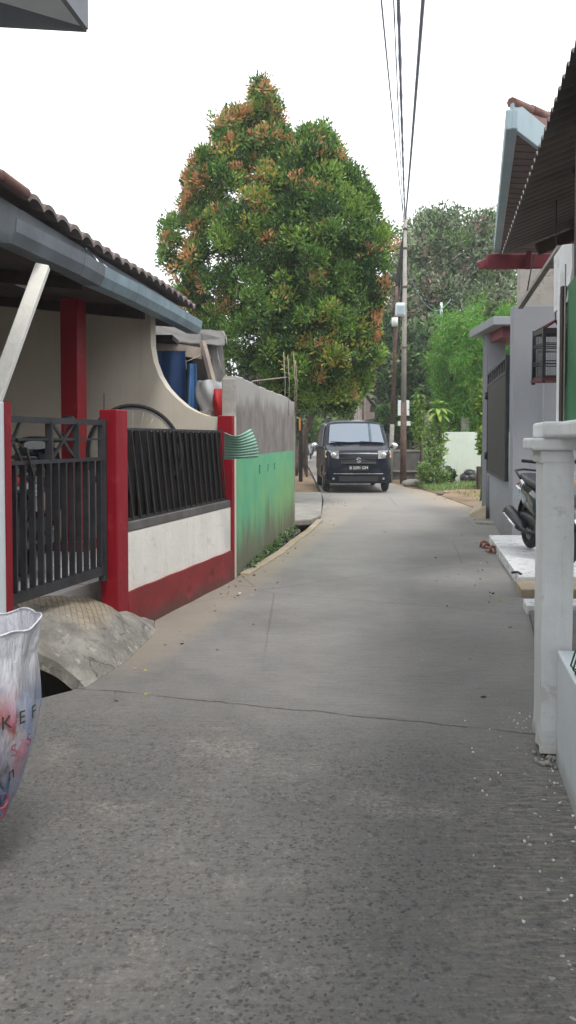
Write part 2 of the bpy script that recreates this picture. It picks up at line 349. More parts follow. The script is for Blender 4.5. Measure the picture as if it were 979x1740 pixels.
class MB:
    def __init__(s): s.v = []; s.f = []; s.m = []; s.sm = []
    def add(s, vs, fs, mi=0, smooth=False):
        n = len(s.v); s.v += [tuple(v) for v in vs]
        for f in fs: s.f.append(tuple(n+i for i in f)); s.m.append(mi); s.sm.append(smooth)
        return s
    def box(s, lo, hi, mi=0, rz=0, piv=None, mat=None):
        x0,y0,z0 = lo; x1,y1,z1 = hi
        vs = [Vector(p) for p in ((x0,y0,z0),(x1,y0,z0),(x1,y1,z0),(x0,y1,z0),(x0,y0,z1),(x1,y0,z1),(x1,y1,z1),(x0,y1,z1))]
        if rz:
            c = Vector(piv) if piv else (Vector(lo)+Vector(hi))/2
            Rm = Matrix.Rotation(rz, 3, 'Z'); vs = [Rm@(v-c)+c for v in vs]
        if mat is not None: vs = [mat@v for v in vs]
        return s.add(vs, [(0,3,2,1),(4,5,6,7),(0,1,5,4),(1,2,6,5),(2,3,7,6),(3,0,4,7)], mi)
    def beam(s, a, b, w, h, mi=0, up=(0,0,1)):
        a, b = Vector(a), Vector(b); d = (b-a).normalized(); up = Vector(up)
        if abs(d.dot(up)) > .98: up = Vector((0,1,0))
        r = d.cross(up).normalized(); u = r.cross(d)
        vs = []
        for p in (a, b):
            for sx, sz in ((-1,-1),(1,-1),(1,1),(-1,1)): vs.append(p + r*sx*w/2 + u*sz*h/2)
        return s.add(vs, [(0,1,2,3),(7,6,5,4),(0,4,5,1),(1,5,6,2),(2,6,7,3),(3,7,4,0)], mi)
    def prism(s, poly, z0, z1, mi=0):
        n = len(poly); vs = [(p[0],p[1],z0) for p in poly] + [(p[0],p[1],z1) for p in poly]
        fs = [tuple(range(n-1,-1,-1)), tuple(range(n,2*n))] + [(i,(i+1)%n,(i+1)%n+n,i+n) for i in range(n)]
        return s.add(vs, fs, mi)
    def tube(s, pts, r, n=8, mi=0, cap=True, smooth=True):
        pts = [Vector(p) for p in pts]; rr = r if isinstance(r, (list, tuple)) else [r]*len(pts)
        vs = []; u = None
        for i, p in enumerate(pts):
            d = (pts[min(i+1,len(pts)-1)] - pts[max(i-1,0)]).normalized()
            if u is None:
                u = d.orthogonal().normalized()
            else:
                u = (u - d*u.dot(d)).normalized()
            w = d.cross(u)
            for k in range(n):
                a = 2*math.pi*k/n; vs.append(p + (u*math.cos(a) + w*math.sin(a))*rr[i])
        fs = [(i*n+k, i*n+(k+1)%n, (i+1)*n+(k+1)%n, (i+1)*n+k) for i in range(len(pts)-1) for k in range(n)]
        s.add(vs, fs, mi, smooth)
        if cap:
            b = len(s.v)-len(vs)
            s.f.append(tuple(b+k for k in range(n-1,-1,-1))); s.m.append(mi); s.sm.append(False)
            s.f.append(tuple(b+(len(pts)-1)*n+k for k in range(n))); s.m.append(mi); s.sm.append(False)
        return s
    def torus(s, c, axis, Rr, r, n=28, k=10, mi=0, a0=0, a1=2*math.pi):
        c = Vector(c); ax = Vector(axis).normalized(); u = ax.orthogonal().normalized(); w = ax.cross(u)
        full = abs(a1-a0-2*math.pi) < 1e-6; m = n if full else n+1; vs = []
        for i in range(m):
            a = a0 + (a1-a0)*i/n; d = u*math.cos(a)+w*math.sin(a)
            for j in range(k):
                b = 2*math.pi*j/k; vs.append(c + d*(Rr + r*math.cos(b)) + ax*r*math.sin(b))
        fs = [(i*k+j, ((i+1)%m)*k+j, ((i+1)%m)*k+(j+1)%k, i*k+(j+1)%k) for i in range(n) for j in range(k)]
        return s.add(vs, fs, mi, True)
    def disc(s, c, axis, r, h, n=24, mi=0):
        c = Vector(c); ax = Vector(axis).normalized()
        return s.tube([c-ax*h/2, c+ax*h/2], r, n, mi)
    def ell(s, c, rad, nu=14, nv=9, mi=0, mat=None, jitter=0):
        c = Vector(c); vs = []
        for j in range(nv+1):
            t = math.pi*j/nv
            for i in range(nu):
                a = 2*math.pi*i/nu
                k = 1 + (random.uniform(-jitter, jitter) if 0 < j < nv else 0)
                p = Vector((rad[0]*math.sin(t)*math.cos(a)*k, rad[1]*math.sin(t)*math.sin(a)*k, rad[2]*math.cos(t)*k))
                if mat is not None: p = mat@p
                vs.append(p + c)
        fs = [(j*nu+i, j*nu+(i+1)%nu, (j+1)*nu+(i+1)%nu, (j+1)*nu+i) for j in range(nv) for i in range(nu)]
        return s.add(vs, fs, mi, True)
    def grid(s, fn, nu, nv, mi=0, smooth=True, thick=None):
        vs = [fn(i/nu, j/nv) for j in range(nv+1) for i in range(nu+1)]
        fs = [(j*(nu+1)+i, j*(nu+1)+i+1, (j+1)*(nu+1)+i+1, (j+1)*(nu+1)+i) for j in range(nv) for i in range(nu)]
        if thick is not None:
            n = len(vs); t = Vector(thick); vs2 = [Vector(v)+t for v in vs]; W = nu+1
            rim = [i for i in range(nu+1)] + [j*W+nu for j in range(1, nv+1)] + [nv*W+i for i in range(nu-1,-1,-1)] + [j*W for j in range(nv-1,0,-1)]
            fs2 = [tuple(n+k for k in reversed(f)) for f in fs]
            fs3 = [(rim[k], rim[(k+1)%len(rim)], n+rim[(k+1)%len(rim)], n+rim[k]) for k in range(len(rim))]
            s.add(vs+vs2, fs+fs2, mi, smooth); 
            s.add([ (vs+vs2)[q] for f in fs3 for q in f], [tuple(range(4*k,4*k+4)) for k in range(len(fs3))], mi, False)
            return s
        return s.add(vs, fs, mi, smooth)
    def build(s, name, mats, parent=None, local=False, bevel=0, seg=2, label=None, fix=True):
        if not isinstance(mats, (list, tuple)): mats = [mats]
        vs = np.array(s.v, dtype=float)
        if parent is not None and not local:
            base = np.array(parent.location); vs = vs - base; loc = (0,0,0)
        elif parent is None:
            mn, mx = vs.min(0), vs.max(0); base = np.array([(mn[0]+mx[0])/2, (mn[1]+mx[1])/2, mn[2]]); vs = vs-base; loc = tuple(base)
        else: loc = (0,0,0)
        me = bpy.data.meshes.new(name); me.from_pydata([tuple(v) for v in vs], [], s.f)
        me.polygons.foreach_set('material_index', s.m); me.polygons.foreach_set('use_smooth', s.sm)
        for m in mats: me.materials.append(m if not isinstance(m, str) else MT[m])
        if fix:
            bm = bmesh.new(); bm.from_mesh(me); bmesh.ops.recalc_face_normals(bm, faces=bm.faces); bm.to_mesh(me); bm.free()
        me.update()
        o = bpy.data.objects.new(name, me); COL.objects.link(o); o.location = loc
        if parent is not None: o.parent = parent
        if bevel:
            b = o.modifiers.new('bevel', 'BEVEL'); b.width = bevel; b.segments = seg; b.limit_method = 'ANGLE'; b.angle_limit = R(35)
            b.harden_normals = False
        if label: o['label'] = label
        return o

def copy_tree(o, parent=None):
    c = o.copy(); COL.objects.link(c)
    if parent: c.parent = parent
    for ch in list(o.children): copy_tree(ch, c)
    return c

def leafmesh(pts, dirs, L, W, mats, midx, name, parent=None, local=False, curl=.25):
    n = len(pts)
    d = dirs/np.linalg.norm(dirs, axis=1, keepdims=True)
    r = rng.normal(size=(n,3)); sd = np.cross(d, r); sd /= np.linalg.norm(sd, axis=1, keepdims=True)
    up = np.cross(sd, d)
    L = np.broadcast_to(np.asarray(L, float), (n,))[:,None]; W = np.broadcast_to(np.asarray(W, float), (n,))[:,None]
    L = L*rng.uniform(.7,1.25,(n,1))
    a = pts; b = pts + d*L*.45 + sd*W/2 - up*L*curl*.1; c = pts + d*L - up*L*curl; e = pts + d*L*.45 - sd*W/2 - up*L*curl*.1
    V = np.stack([a,b,c,e], 1).reshape(-1,3)
    if parent is not None and not local: V = V - np.array(parent.location); loc = (0,0,0)
    elif parent is None:
        mn, mx = V.min(0), V.max(0); loc = np.array([(mn[0]+mx[0])/2, (mn[1]+mx[1])/2, mn[2]]); V = V-loc
    else: loc = (0,0,0)
    me = bpy.data.meshes.new(name)
    me.vertices.add(4*n); me.vertices.foreach_set('co', V.ravel())
    me.loops.add(4*n); me.loops.foreach_set('vertex_index', np.arange(4*n, dtype=np.int32))
    me.polygons.add(n); me.polygons.foreach_set('loop_start', np.arange(0, 4*n, 4, dtype=np.int32))
    me.polygons.foreach_set('material_index', np.asarray(midx, dtype=np.int32))
    for m in mats: me.materials.append(MT[m])
    me.update(calc_edges=True); me.validate()
    o = bpy.data.objects.new(name, me); COL.objects.link(o); o.location = tuple(loc)
    if parent is not None: o.parent = parent
    return o

def clumps(C, rad, per, up=.5, flat=1.):
    "C: clump centres Nx3, returns leaf points and directions on each clump's shell"
    n = len(C); rad = np.broadcast_to(np.asarray(rad, float), (n,))
    v = rng.normal(size=(n*per,3)); v /= np.linalg.norm(v, axis=1, keepdims=True)
    v[:,2] = v[:,2]*flat
    rr = np.repeat(rad, per)*rng.uniform(.35,1.,n*per)
    pts = np.repeat(C, per, 0) + v*rr[:,None]
    d = v + np.array([0,0,up]) + rng.normal(size=v.shape)*.45
    return pts, d

def text_mesh(txt, size, mat_, name, parent, M4, extrude=.001, local=False, shear=0.):
    cu = bpy.data.curves.new(name, 'FONT'); cu.body = txt; cu.size = size; cu.extrude = extrude
    cu.align_x = 'CENTER'; cu.align_y = 'CENTER'; cu.shear = shear
    o = bpy.data.objects.new(name, cu); COL.objects.link(o)
    dg = bpy.context.evaluated_depsgraph_get(); me = bpy.data.meshes.new_from_object(o.evaluated_get(dg))
    bpy.data.objects.remove(o); bpy.data.curves.remove(cu)
    me.transform(M4)
    if parent is not None and not local: me.transform(Matrix.Translation(-Vector(parent.location)))
    me.materials.clear(); me.materials.append(MT[mat_])
    ob = bpy.data.objects.new(name, me); COL.objects.link(ob)
    if parent is not None: ob.parent = parent
    return ob
#PART2
# ------------------------------------------------------------------ setting
def FX(Y): return -.53 + .27*(Y-7.87)          # line of the left fence
def RX(Y): return .49 + .19*Y                  # line of the near right wall
fd = Vector((.27,1,0)).normalized(); fp = Vector((-fd.y, fd.x, 0))   # along fence, into the plot
FA = math.atan2(fd.x, fd.y)                    # angle of the fence line from +Y

def build_setting():
    veil = MB().box((-175,-120,-1.6),(175,170,12.5)).build('glare_veil', 'glare_veil'); tag(veil, kind='stuff')  # added volume box, veils the view like lens glare
    mb = MB(); n = 48
    mb.add([(0,40,-.45)] + [(140*math.cos(2*math.pi*k/n), 25+140*math.sin(2*math.pi*k/n), -.45) for k in range(n)],
           [(0, 1+k, 1+(k+1)%n) for k in range(n)])
    tag(mb.build('ground', 'soil', fix=False), kind='structure')
    L = [(-4.2,-6),(-4.2,4.05),(-1.75,4.12),(-1.55,4.17),(-1.3,4.22),(-1.15,4.38),(-1.0,4.95),(-.93,5.7),(-1.0,6.15),(-.98,6.24),(-.53,7.9),(-.42,8.3),(-.2,9.25),(.08,10.9),(.27,11.9),(.44,12.9),(.56,14.0),(.78,18),(.86,22),(.95,34),(1.1,60),(1.5,110)]
    Rr = [(4.2,110),(3.6,60),(3.1,34),(3.05,26),(3.3,22.4),(3.75,20.6),(3.95,17),(3.55,15.6),(3.45,13.9),(2.82,10.7),(2.3,7.4),(2.0,6.6),(1.45,4.0),(1.35,3.6),(.75,.4),(.75,-6)]
    tag(MB().prism(L+Rr, -.4, 0).build('road', 'road', fix=True), kind='structure')
    # plot floors and verges behind the drain
    gl = [(FX(Y)+fp.x*.10, Y) for Y in (-6, 4.2)]
    mb = MB().prism([(-7,4.5),(FX(4.5)-.29,4.5),(FX(6.4)-.29,6.4),(FX(7.8)-.12,7.8),(FX(7.8)-2.8,8.6),(-7,8.9)], -.44, .33)
    tag(mb.build('terrace_floor', 'tile_white'), kind='structure')
    mb = MB().prism([(-30,8.95),(-7,8.95),(FX(7.8)-2.8,8.7),(-.6,8.15),(-.36,9.3),(-.03,12.2),(-.03,12.9),(.1,13.8),(.55,13.95),(.6,14.3),(.74,18),(.8,22),(.9,34),(1.0,60),(1.3,110),(-60,110)], -.44, -.012)
    tag(mb.build('yard', 'soil'), kind='structure')
    mb = MB().prism([(-.02,13.0),(.36,13.25),(.56,14.0),(.75,18),(.8,20),(-1.5,20),(-1.5,13.4)], -.05, .05)
    tag(mb.build('pavement', 'concrete', bevel=.02), kind='structure')
    mb = MB().prism([(.7,-6),(.7,.4),(1.28,3.6),(1.4,4.0),(1.9,6.6),(2.2,7.4),(2.75,10.7),(3.40,13.9),(3.58,15.6),(3.99,17),(3.8,20.7),(3.34,22.5),(3.1,26),(3.15,34),(3.65,60),(4.3,110),(80,110),(80,-6)], -.44, -.008)
    tag(mb.build('verge', 'soil'), kind='structure')
    # porch platform with its tiles (right)
    mb = MB().prism([(2.60,10.62),(2.09,7.42),(3.9,7.42),(3.9,10.62)], -.05, .10)
    tag(mb.build('porch_floor', 'tile_white', bevel=.006), kind='structure')
    mb = MB().prism([(2.05,7.40),(1.98,6.95),(3.8,6.95),(3.8,7.40)], -.05, .07)
    tag(mb.build('porch_step', 'concrete_tan', bevel=.006), kind='structure')
    mb = MB().prism([(1.88,6.55),(1.83,6.28),(3.8,6.28),(3.8,6.55)], -.05, .07)
    mb.prism([(1.84,6.24),(1.56,5.1),(1.30,3.85),(3.8,3.85),(3.8,6.24)], -.05, .04, 1)
    tag(mb.build('porch_slab', ['tile_white','dark_concrete'], bevel=.006), kind='structure')
    # entrance ramp bridging the drain (left)
    def rs(u, v):
        Y = 4.42 + 2.0*u
        a = Vector((np.interp(Y, [4.4,4.95,5.7,6.1,6.5], [-1.10,-.98,-.92,-1.0,-.93]), Y, .0))
        zt = np.interp(Y, [4.4,5.1,5.55,6.0,6.3,6.5], [.35,.35,.27,.12,.02,.0])
        bX = FX(Y) - .32
        X = a.x + (bX-a.x)*v
        z = zt*(1-(1-v)**2.4)*np.interp(v, [0,.5,1], [1,1,1.03])
        if Y < 4.75: z -= .07*(4.75-Y)/.33*math.sin(v*math.pi)**.6*max(0,1-v*.8)
        z += (.009*math.sin(X*13+Y*7)*math.sin(Y*9+X*4) + .004*math.sin(X*37+2)*math.sin(Y*31+X*11)) *min(1,6*v)*min(1,4*(1-u))
        return (X, Y + .05*math.sin(v*9)*(1-u)**4, z+.003)
    mb = MB().grid(rs, 60, 26, thick=(0,0,-.085))
    tag(mb.build('entrance_ramp', 'ramp'), kind='structure')
    # kerb strip between the green wall drain and the lane
    mb = MB()
    pts = [(-.45,8.1),(-.30,8.8),(-.12,9.6),(.07,10.8),(.29,12.0),(.50,13.5)]
    for i in range(len(pts)-1):
        a, b = Vector((*pts[i],.0)), Vector((*pts[i+1],.0)); mb.beam(a+Vector((.02,0,-.02)), b+Vector((.02,0,-.02)), .10, .085)
    tag(mb.build('kerb', 'concrete_tan', bevel=.012), kind='structure')
    # bare earth beside the lane on the right
    mb = MB().grid(lambda u, v: (3.6+u*3.4, 15.4+v*9.6, .012+.05*u+.018*math.sin(u*19+v*7)*math.sin(v*23)*min(1,u*5)), 24, 30, thick=(0,0,-.12))
    tag(mb.build('soil_patch', 'soil'), kind='structure')

# ------------------------------------------------------------------ left side
def build_left():
    # fence: low wall, ribbed panel, posts
    t = thing('fence_wall', 'white fence wall with red base and black ribbed panel between red posts', 'fence', (FX(6.8), 6.8, 0))
    def fpt(Y, off, z): return Vector((FX(Y), Y, z)) + fp*off
    def wall(Y0, Y1, o0, o1, z0, z1, mb, mi=0):
        a, b = fpt(Y0,o0,0), fpt(Y1,o0,0); c, d = fpt(Y1,o1,0), fpt(Y0,o1,0)
        mb.prism([a[:2], b[:2], c[:2], d[:2]], z0, z1, mi)
    m = MB(); wall(5.66, 7.82, 0, .14, .27, .70, m); m.build('wall', 'white', t, bevel=.012)
    m = MB()
    def basef(u, v):
        Y = 5.67+2.15*u; p = fpt(Y, -.018 - .010*(1-v) + .004*math.sin(Y*9)*math.sin(v*7), 0)
        dent = .02*math.exp(-((Y-6.75)**2+ (v*.3-.12)**2*3)/.0022) + .02*math.exp(-((Y-7.25)**2+(v*.3-.17)**2*3)/.0022)
        p = p + fp*dent; return (p.x, p.y, -.05 + .335*v + .002*math.sin(Y*13)*v)
    m.grid(basef, 90, 14, thick=tuple(fp*.20)); m.build('base', 'red_base', t)
    m = MB(); wall(5.68, 7.80, -.004, .12, .70, .765, m); m.build('sill', 'dark_concrete', t, bevel=.006)
    # ribbed dark panel, its ribs lean
    def panel(u, v):
        Y = 5.80 + 1.98*u + .12*(v)*0 ; lean = .17*(.5-v)
        YY = 5.80 + 1.98*u + lean*u; ph = (u*17)%1
        off = .05 + (.03 if ph < .62 else 0.)
        p = fpt(YY, off, .765 + (.645 - .0*u)*v); return tuple(p)
    m = MB()
    nr = 17
    for k in range(nr):
        u0 = k/nr
        for (ua, ub, off) in ((u0, u0+.64/nr, .035), (u0+.64/nr, u0+1/nr, .062)):
            q = []
            for (uu, vv) in ((ua,0),(ub,0),(ub,1),(ua,1)):
                YY = min(7.80, max(5.68, 5.68 + 2.02*uu + .16*(.5-vv)*min(1, uu*3)))
                q.append(fpt(YY, off, .765+.645*vv))
            q2 = [p + fp*.012 for p in q]
            m.add(q+q2, [(0,1,2,3),(7,6,5,4),(0,4,5,1),(1,5,6,2),(2,6,7,3),(3,7,4,0)])
    m.beam(fpt(5.69,.085,1.085), fpt(7.74,.085,1.085), .012, .63)
    m.build('ribbed_panel', 'panel', t)
    m = MB(); m.beam(fpt(5.69,.05,1.415), fpt(7.72,.05,1.415), .03, .02); m.beam(fpt(5.69,.05,.772), fpt(7.8,.05,.772), .045, .03)
    for k in range(nr):
        YY = 5.68+2.02*(k+.64)/nr
        m.beam(fpt(YY+.07,.018,.78), fpt(YY-.07,.018,1.41), .012, .012, 0, tuple(fp))
    m.build('panel_frame', 'gate', t)
    m = MB(); wall(7.81, 7.875, -.02, .13, -.1, 1.565, m); m.build('post', 'red', t, bevel=.006)
    m = MB(); wall(5.52, 5.68, -.02, .11, -.05, 1.545, m); m.build('post', 'red', t, bevel=.008)
    # near gate post, white with a red side
    t = thing('gate_post', 'white gate post with one side painted red, left of the iron gate', 'post', (FX(4.3), 4.3, 0))
    m = MB(); wall(4.12, 4.36, -.004, .17, -.2, 1.54, m); m.build('shaft', 'blue_white', t, bevel=.006)
    m = MB(); wall(4.362, 4.375, -.006, .172, -.2, 1.543, m); wall(4.315,4.362,-.012,-.006,-.2,1.543,m); m.build('painted_side', 'red', t)
    # gate
    t = thing('iron_gate', 'dark iron bar gate with crossed top rails, standing between two posts', 'gate', (FX(5), 5, .4))
    g0, g1 = 4.42, 5.49
    def gp(Y, z, off=.06): return fpt(Y, off, z)
    m = MB()
    for z, hh in ((1.455,.035),(1.215,.022),(.47,.06)): m.beam(gp(g0,z), gp(g1,z), .035, hh)
    m.beam(gp(g0,.45), gp(g0,1.46), .04, .04); m.beam(gp(g1-.02,.40), gp(g1-.02,1.48), .05, .05)
    m.build('frame', 'gate', t)
    for k in range(12):
        Y = g0 + (g1-g0)*(k+.8)/12.6
        MB().beam(gp(Y,.49), gp(Y,1.21), .036, .014, 0, tuple(fd)).build('bar', 'gate', t)
    m = MB(); m.beam(gp(g0+.1,1.345), gp(g1-.05,1.345), .015,.014)
    for (ya, yb) in ((4.86,5.12),(4.40,4.56)):
        m.beam(gp(ya,1.225), gp(yb,1.45), .014,.016); m.beam(gp(yb,1.225), gp(ya,1.45), .014,.016)
    m.beam(gp(4.84,1.22), gp(4.84,1.45), .04,.03); m.beam(gp(5.14,1.22), gp(5.14,1.45), .04,.03)
    m.build('cross_rail', 'gate', t)
    m = MB(); m.disc(gp(4.47,.40), fp, .04, .03); m.build('wheel', 'rust', t)
    MB().beam(gp(4.56,1.30,.03), gp(4.64,1.12,.03), .012,.012).build('latch', 'gate', t)
    # house behind
    t = thing('house', 'cream terrace house with curved side wall, red column and grey gutter', 'house', (-3, 7, .33))
    # curved side wall
    s0 = Vector((FX(7.86), 7.86, 0)); 
    prof = [(0,1.555),(.12,1.556),(.22,1.565),(.32,1.60),(.42,1.66),(.52,1.75),(.60,1.84),(.67,1.96),(.72,2.10),(.745,2.25),(.75,2.66)]
    pts = prof + [(3.4,2.95),(3.4,-.1),(0,-.1)]
    v1 = [s0 + fp*a*(1.12 if a < 1 else 1) + Vector((0,0,z)) for a, z in pts]; v2 = [p + fd*.12 for p in v1]; n = len(pts)
    m = MB().add(v1+v2, [tuple(range(n)), tuple(range(2*n-1,n-1,-1))] + [(i,(i+1)%n,(i+1)%n+n,i+n) for i in range(n)]); m.build('side_wall', 'cream', t)
    m = MB()
    bw = s0 + fp*3.3
    m.prism([(bw.x, bw.y)[:2], (bw.x-fd.x*7, bw.y-fd.y*7), (bw.x-fd.x*7-.15, bw.y-fd.y*7), (bw.x-.15, bw.y)], -.1, 2.9); m.build('back_wall', 'cream', t)
    c = P(125, 600, 7.55); m = MB().box((c.x-.085, c.y-.085, .3), (c.x+.085, c.y+.085, 2.62), rz=-FA); m.build('column', 'red', t, bevel=.006)
    m = MB().box((c.x-.17, c.y-.17, .33), (c.x+.17, c.y+.17, .42), rz=-FA); m.build('column_base', 'red', t, bevel=.01)
    ed = Vector((.13,1,0)).normalized(); ep = Vector((-ed.y, ed.x, 0))
    E0 = Vector((-1.13, 9.07, 0)); 
    def ept(s, off, z): return E0 - ed*s + ep*off + Vector((0,0,z))       # s metres towards the camera along the eave
    m = MB(); 
    q = [ept(0,.02,2.56), ept(6.5,.02,2.56), ept(6.5,3.6,2.9), ept(0,3.6,2.9)]
    m.add([*q, *[p+Vector((0,0,.03)) for p in q]], [(0,1,2,3),(7,6,5,4),(0,4,5,1),(1,5,6,2),(2,6,7,3),(3,7,4,0)]); m.build('ceiling', 'dark_wood', t)
    m = MB(); m.beam(ept(-.02,0,2.65), ept(4.0,0,2.65), .03, .2); m.beam(ept(4.0,0,2.62), ept(6.6,-.01,2.64), .035, .25)
    m.beam(ept(0,0,2.66), ept(0,3.2,3.0),.03,.2); m.build('fascia', 'fascia', t)
    # tiled roof: undulating courses
    nb = 32
    def tiles(u, v):
        s = -.08 + 7.0*u; o = -.10 + 3.3*v; cph = (s/7.0*nb)%1
        z = 2.755 + .05*abs(math.sin(math.pi*s/.215))**.7 + (o+.1)*.36 + .03*(1-((v*9)%1)) + .018*math.sin(s*1.7)
        return tuple(ept(s, o, z))
    m = MB().grid(tiles, 360, 27, thick=(0,0,-.03), smooth=False); 
    rf = m.build('roof_tiles', ['tile_dark'], t)
    m = MB()
    for k in range(7):
        s = 4.15+.33*k; m.tube([ept(s,-.11,2.80+.004*k), ept(s+.34,-.12,2.81+.004*k)], [.035,.028], 8)
    m.build('ridge_tile', 'tile_red', t)
    # gutter, kinked, three lengths
    gs = [(.06,-.14,2.545),(1.2,-.14,2.545),(2.3,-.15,2.53),(3.15,-.17,2.50),(3.5,-.16,2.51),(4.35,-.08,2.53)]
    for i in range(len(gs)-1):
        a, b = ept(*gs[i]), ept(*gs[i+1]); m = MB(); a = a; b = b + (b-a).normalized()*.012*(i%2)
        out = []
        for p, sc in ((a, 1), (b, 1+.04*(i%2))):
            for (o, z) in ((.10,.075),(.10,-.055),(-.03,-.065),(-.062,.0),(-.07,.075),(-.062,.075),(-.052,.0),(-.02,-.055),(.09,-.045),(.09,.075)):
                out.append(p + ep*o*sc + Vector((0,0,z*sc)))
        m.add(out, [(k,(k+1)%10,(k+1)%10+10,k+10) for k in range(10)] + [tuple(range(10)), tuple(range(19,9,-1))])
        m.build('gutter', 'gutter' if i < 3 else 'fascia', t)
    m = MB(); m.tube([ept(3.0,-.16,2.60), ept(2.9,-.08,2.68), ept(2.95,-.02,2.76)], .006, 5); m.tube([ept(3.1,-.2,2.6), ept(2.2,-.1,2.60), ept(2.0,-.02,2.66)], .008, 5); m.build('bracket', 'chrome', t)
    for s in (1.4, 2.9, 4.4): MB().beam(ept(s,.02,2.50), ept(s,2.6,2.78), .06,.09).build('rafter', 'dark_wood', t)
    MB().beam(P(73,452,5.1), P(-30,735,4.62), .085, .05, 0, (0,1,0)).build('brace', 'white', t, bevel=.006)
    MB().beam(P(20,478,6.3), P(52,490,6.3), .05, .03).build('ceiling_lamp', 'box_white', t)
    # bicycle wheel ring leaning behind the fence
    t = thing('bicycle_wheel', 'black tyred bicycle wheel leaning upright behind the black ribbed panel', 'wheel', P(229,790,6.9))
    c = P(228, 772, 6.75); ax = Vector((.15,1,.1))
    MB().torus(c, ax, .40, .016, 48).build('tyre', 'rubber', t); MB().torus(c, ax, .375, .008, 48, 6).build('rim', 'alloy', t)
    m = MB(); axn = ax.normalized(); u = axn.orthogonal().normalized(); w = axn.cross(u)
    for k in range(24):
        a = 2*math.pi*k/24; d = u*math.cos(a)+w*math.sin(a); m.tube([c+axn*.02*(-1)**k, c+d*.372], .0015, 4)
    m.disc(c, ax, .02, .06); m.build('spokes', 'alloy', t)
    tag(MB().tube([P(177,770,6.6), P(177,668,6.6)], .005, 6).build('wire_stake', 'black'), 'thin black wire upright rising just left of the bicycle wheel', 'stake')
    # mint corrugated flap over the fence end
    m = MB()
    def flap(u, v):
        a = fpt(7.25+.5*u, -.05-.17*math.sin(u*1.9), 0)
        a = P(381+44*u+12*v*u+4*math.sin(v*3)*u, 735-3*u+46*v, 7.42-.20*math.sin(u*3)-.06*u)
        z = .009*math.sin(v*2*math.pi*9)
        sag = -.035*math.sin(math.pi*u*1.15)*(1-v)
        return (a.x+z*.4, a.y-z-.0, a.z+sag)
    m.grid(flap, 24, 90, thick=(.01,.012,0)); tag(m.build('corrugated_sheet', 'mint', fix=True), 'bent pale mint corrugated plastic sheet hooked over the end of the black ribbed panel', 'plastic sheet')
    # green boundary wall
    t = thing('boundary_wall', 'tall wall of bare grey render above faded green paint', 'wall', (-.2, 10, 0))
    A = Vector((-.50, 8.02, 0)); B = Vector((.09, 12.2, 0)); d = (B-A).normalized(); pp = Vector((-d.y, d.x, 0)); Ln = (B-A).length
    m = MB(); n = 60
    def top(s):
        return np.interp(s, [0,.35,1.2,2.4,3.4,Ln], [1.955,1.965,1.94,1.93,1.93,1.885]) + .004*math.sin(s*9)+.002*math.sin(s*23)
    vs = []
    for i in range(n+1):
        s = Ln*i/n; b = A + d*s
        for (o, z) in ((0,-.42),(0,.4),(0,1.17),(0,top(s)-.012),(.012,top(s)),(.118,top(s)),(.13,top(s)-.012),(.13,-.42)):
            vs.append(b + pp*o + Vector((0,0,z)))
    k = 8; fs = [(i*k+j, (i+1)*k+j, (i+1)*k+(j+1)%k, i*k+(j+1)%k) for i in range(n) for j in range(k)] + [tuple(range(k)), tuple(n*k+q for q in range(k-1,-1,-1))]
    m.add(vs, fs); m.build('masonry', 'greenwall', t)
    m = MB(); m.prism([(A+pp*-.0+d*-.05)[:2], (A+d*0)[:2], (A+pp*.135)[:2], (A+pp*.135-d*.05)[:2]], -.3, 1.93); m.build('end_pier', 'bare', t, bevel=.01)
    e = B + d*.02; m = MB().prism([(B-pp*.012)[:2], (e-pp*.012)[:2], (e+pp*.14)[:2], (B+pp*.14)[:2]], -.4, 1.89); m.build('end_strip', 'bare', t)
    m = MB()
    for (px, h) in ((441,.10),(455,.085),(466,.08)):
        g = G(px, 900, 0); 
        # distance along the wall whose picture column is px
        s = min(np.linspace(0, Ln, 400), key=lambda q: abs((A+d*q).x/(A+d*q).y*F+CX - px)); c = A + d*s - pp*.004 + Vector((0,0,1.0))
        m.beam(c-Vector((0,0,h/2)), c+Vector((0,0,h/2)), .022, .004, 0, tuple(pp))
        m.beam(c+Vector((0,0,h/2-.008)), c+d*.05+Vector((0,0,h/2-.008)), .004, .016)
    m.build('painted_mark', 'ink_faded', t)
    # curled wire on top of the wall
    m = MB(); A2 = A + pp*.07; pts = []
    for q in range(150):
        s = .02 + 1.9*q/150; a = q*.62; pts.append(A2 + d*(s+.03*math.sin(a)) + Vector((0,0,2.0+.035*math.cos(a)+.02*math.sin(q*.21))))
    m.tube(pts, .005, 5); 
    for s in (.03, .75, 1.5): m.tube([A2+d*s+Vector((0,0,1.9)), A2+d*s+Vector((0,0,2.09))], .006, 5)
    tag(m.build('barbed_wire', 'black'), 'curled black wire running along the top of the grey boundary wall', 'wire')
    tag(MB().tube([P(428,648,8.9), P(487,641,9.6)], .007, 6).build('bamboo_stick', 'wood'), 'pale stick lying on the top of the grey boundary wall', 'stick')
    for i, (px, py, Y) in enumerate(((483,598,11.3),(490,604,11.5),(500,600,11.8),(503,612,11.9))):
        tag(MB().tube([P(px,706,Y), P(px+2,650,Y), P(px-1,py,Y)], .005, 5).build('thin_cane', 'wood'), 'thin dry cane sticking up behind the far end of the grey wall', 'cane', 'canes behind the grey wall')
    # weeds in the drain gap at the foot
    C = np.array([A + d*s - pp*(.03+random.random()*.06) + Vector((0,0,random.uniform(-.02,.03+.02*s))) for s in np.linspace(.3, Ln-.5, 60)])
    p_, d_ = clumps(C, .045, 22, up=.8)
    tag(leafmesh(p_, d_, .03, .02, ['leaf_dark','leaf_grey','leaf_mid'], rng.integers(0,3,len(p_)), 'weeds'), kind='stuff')
    m = MB()
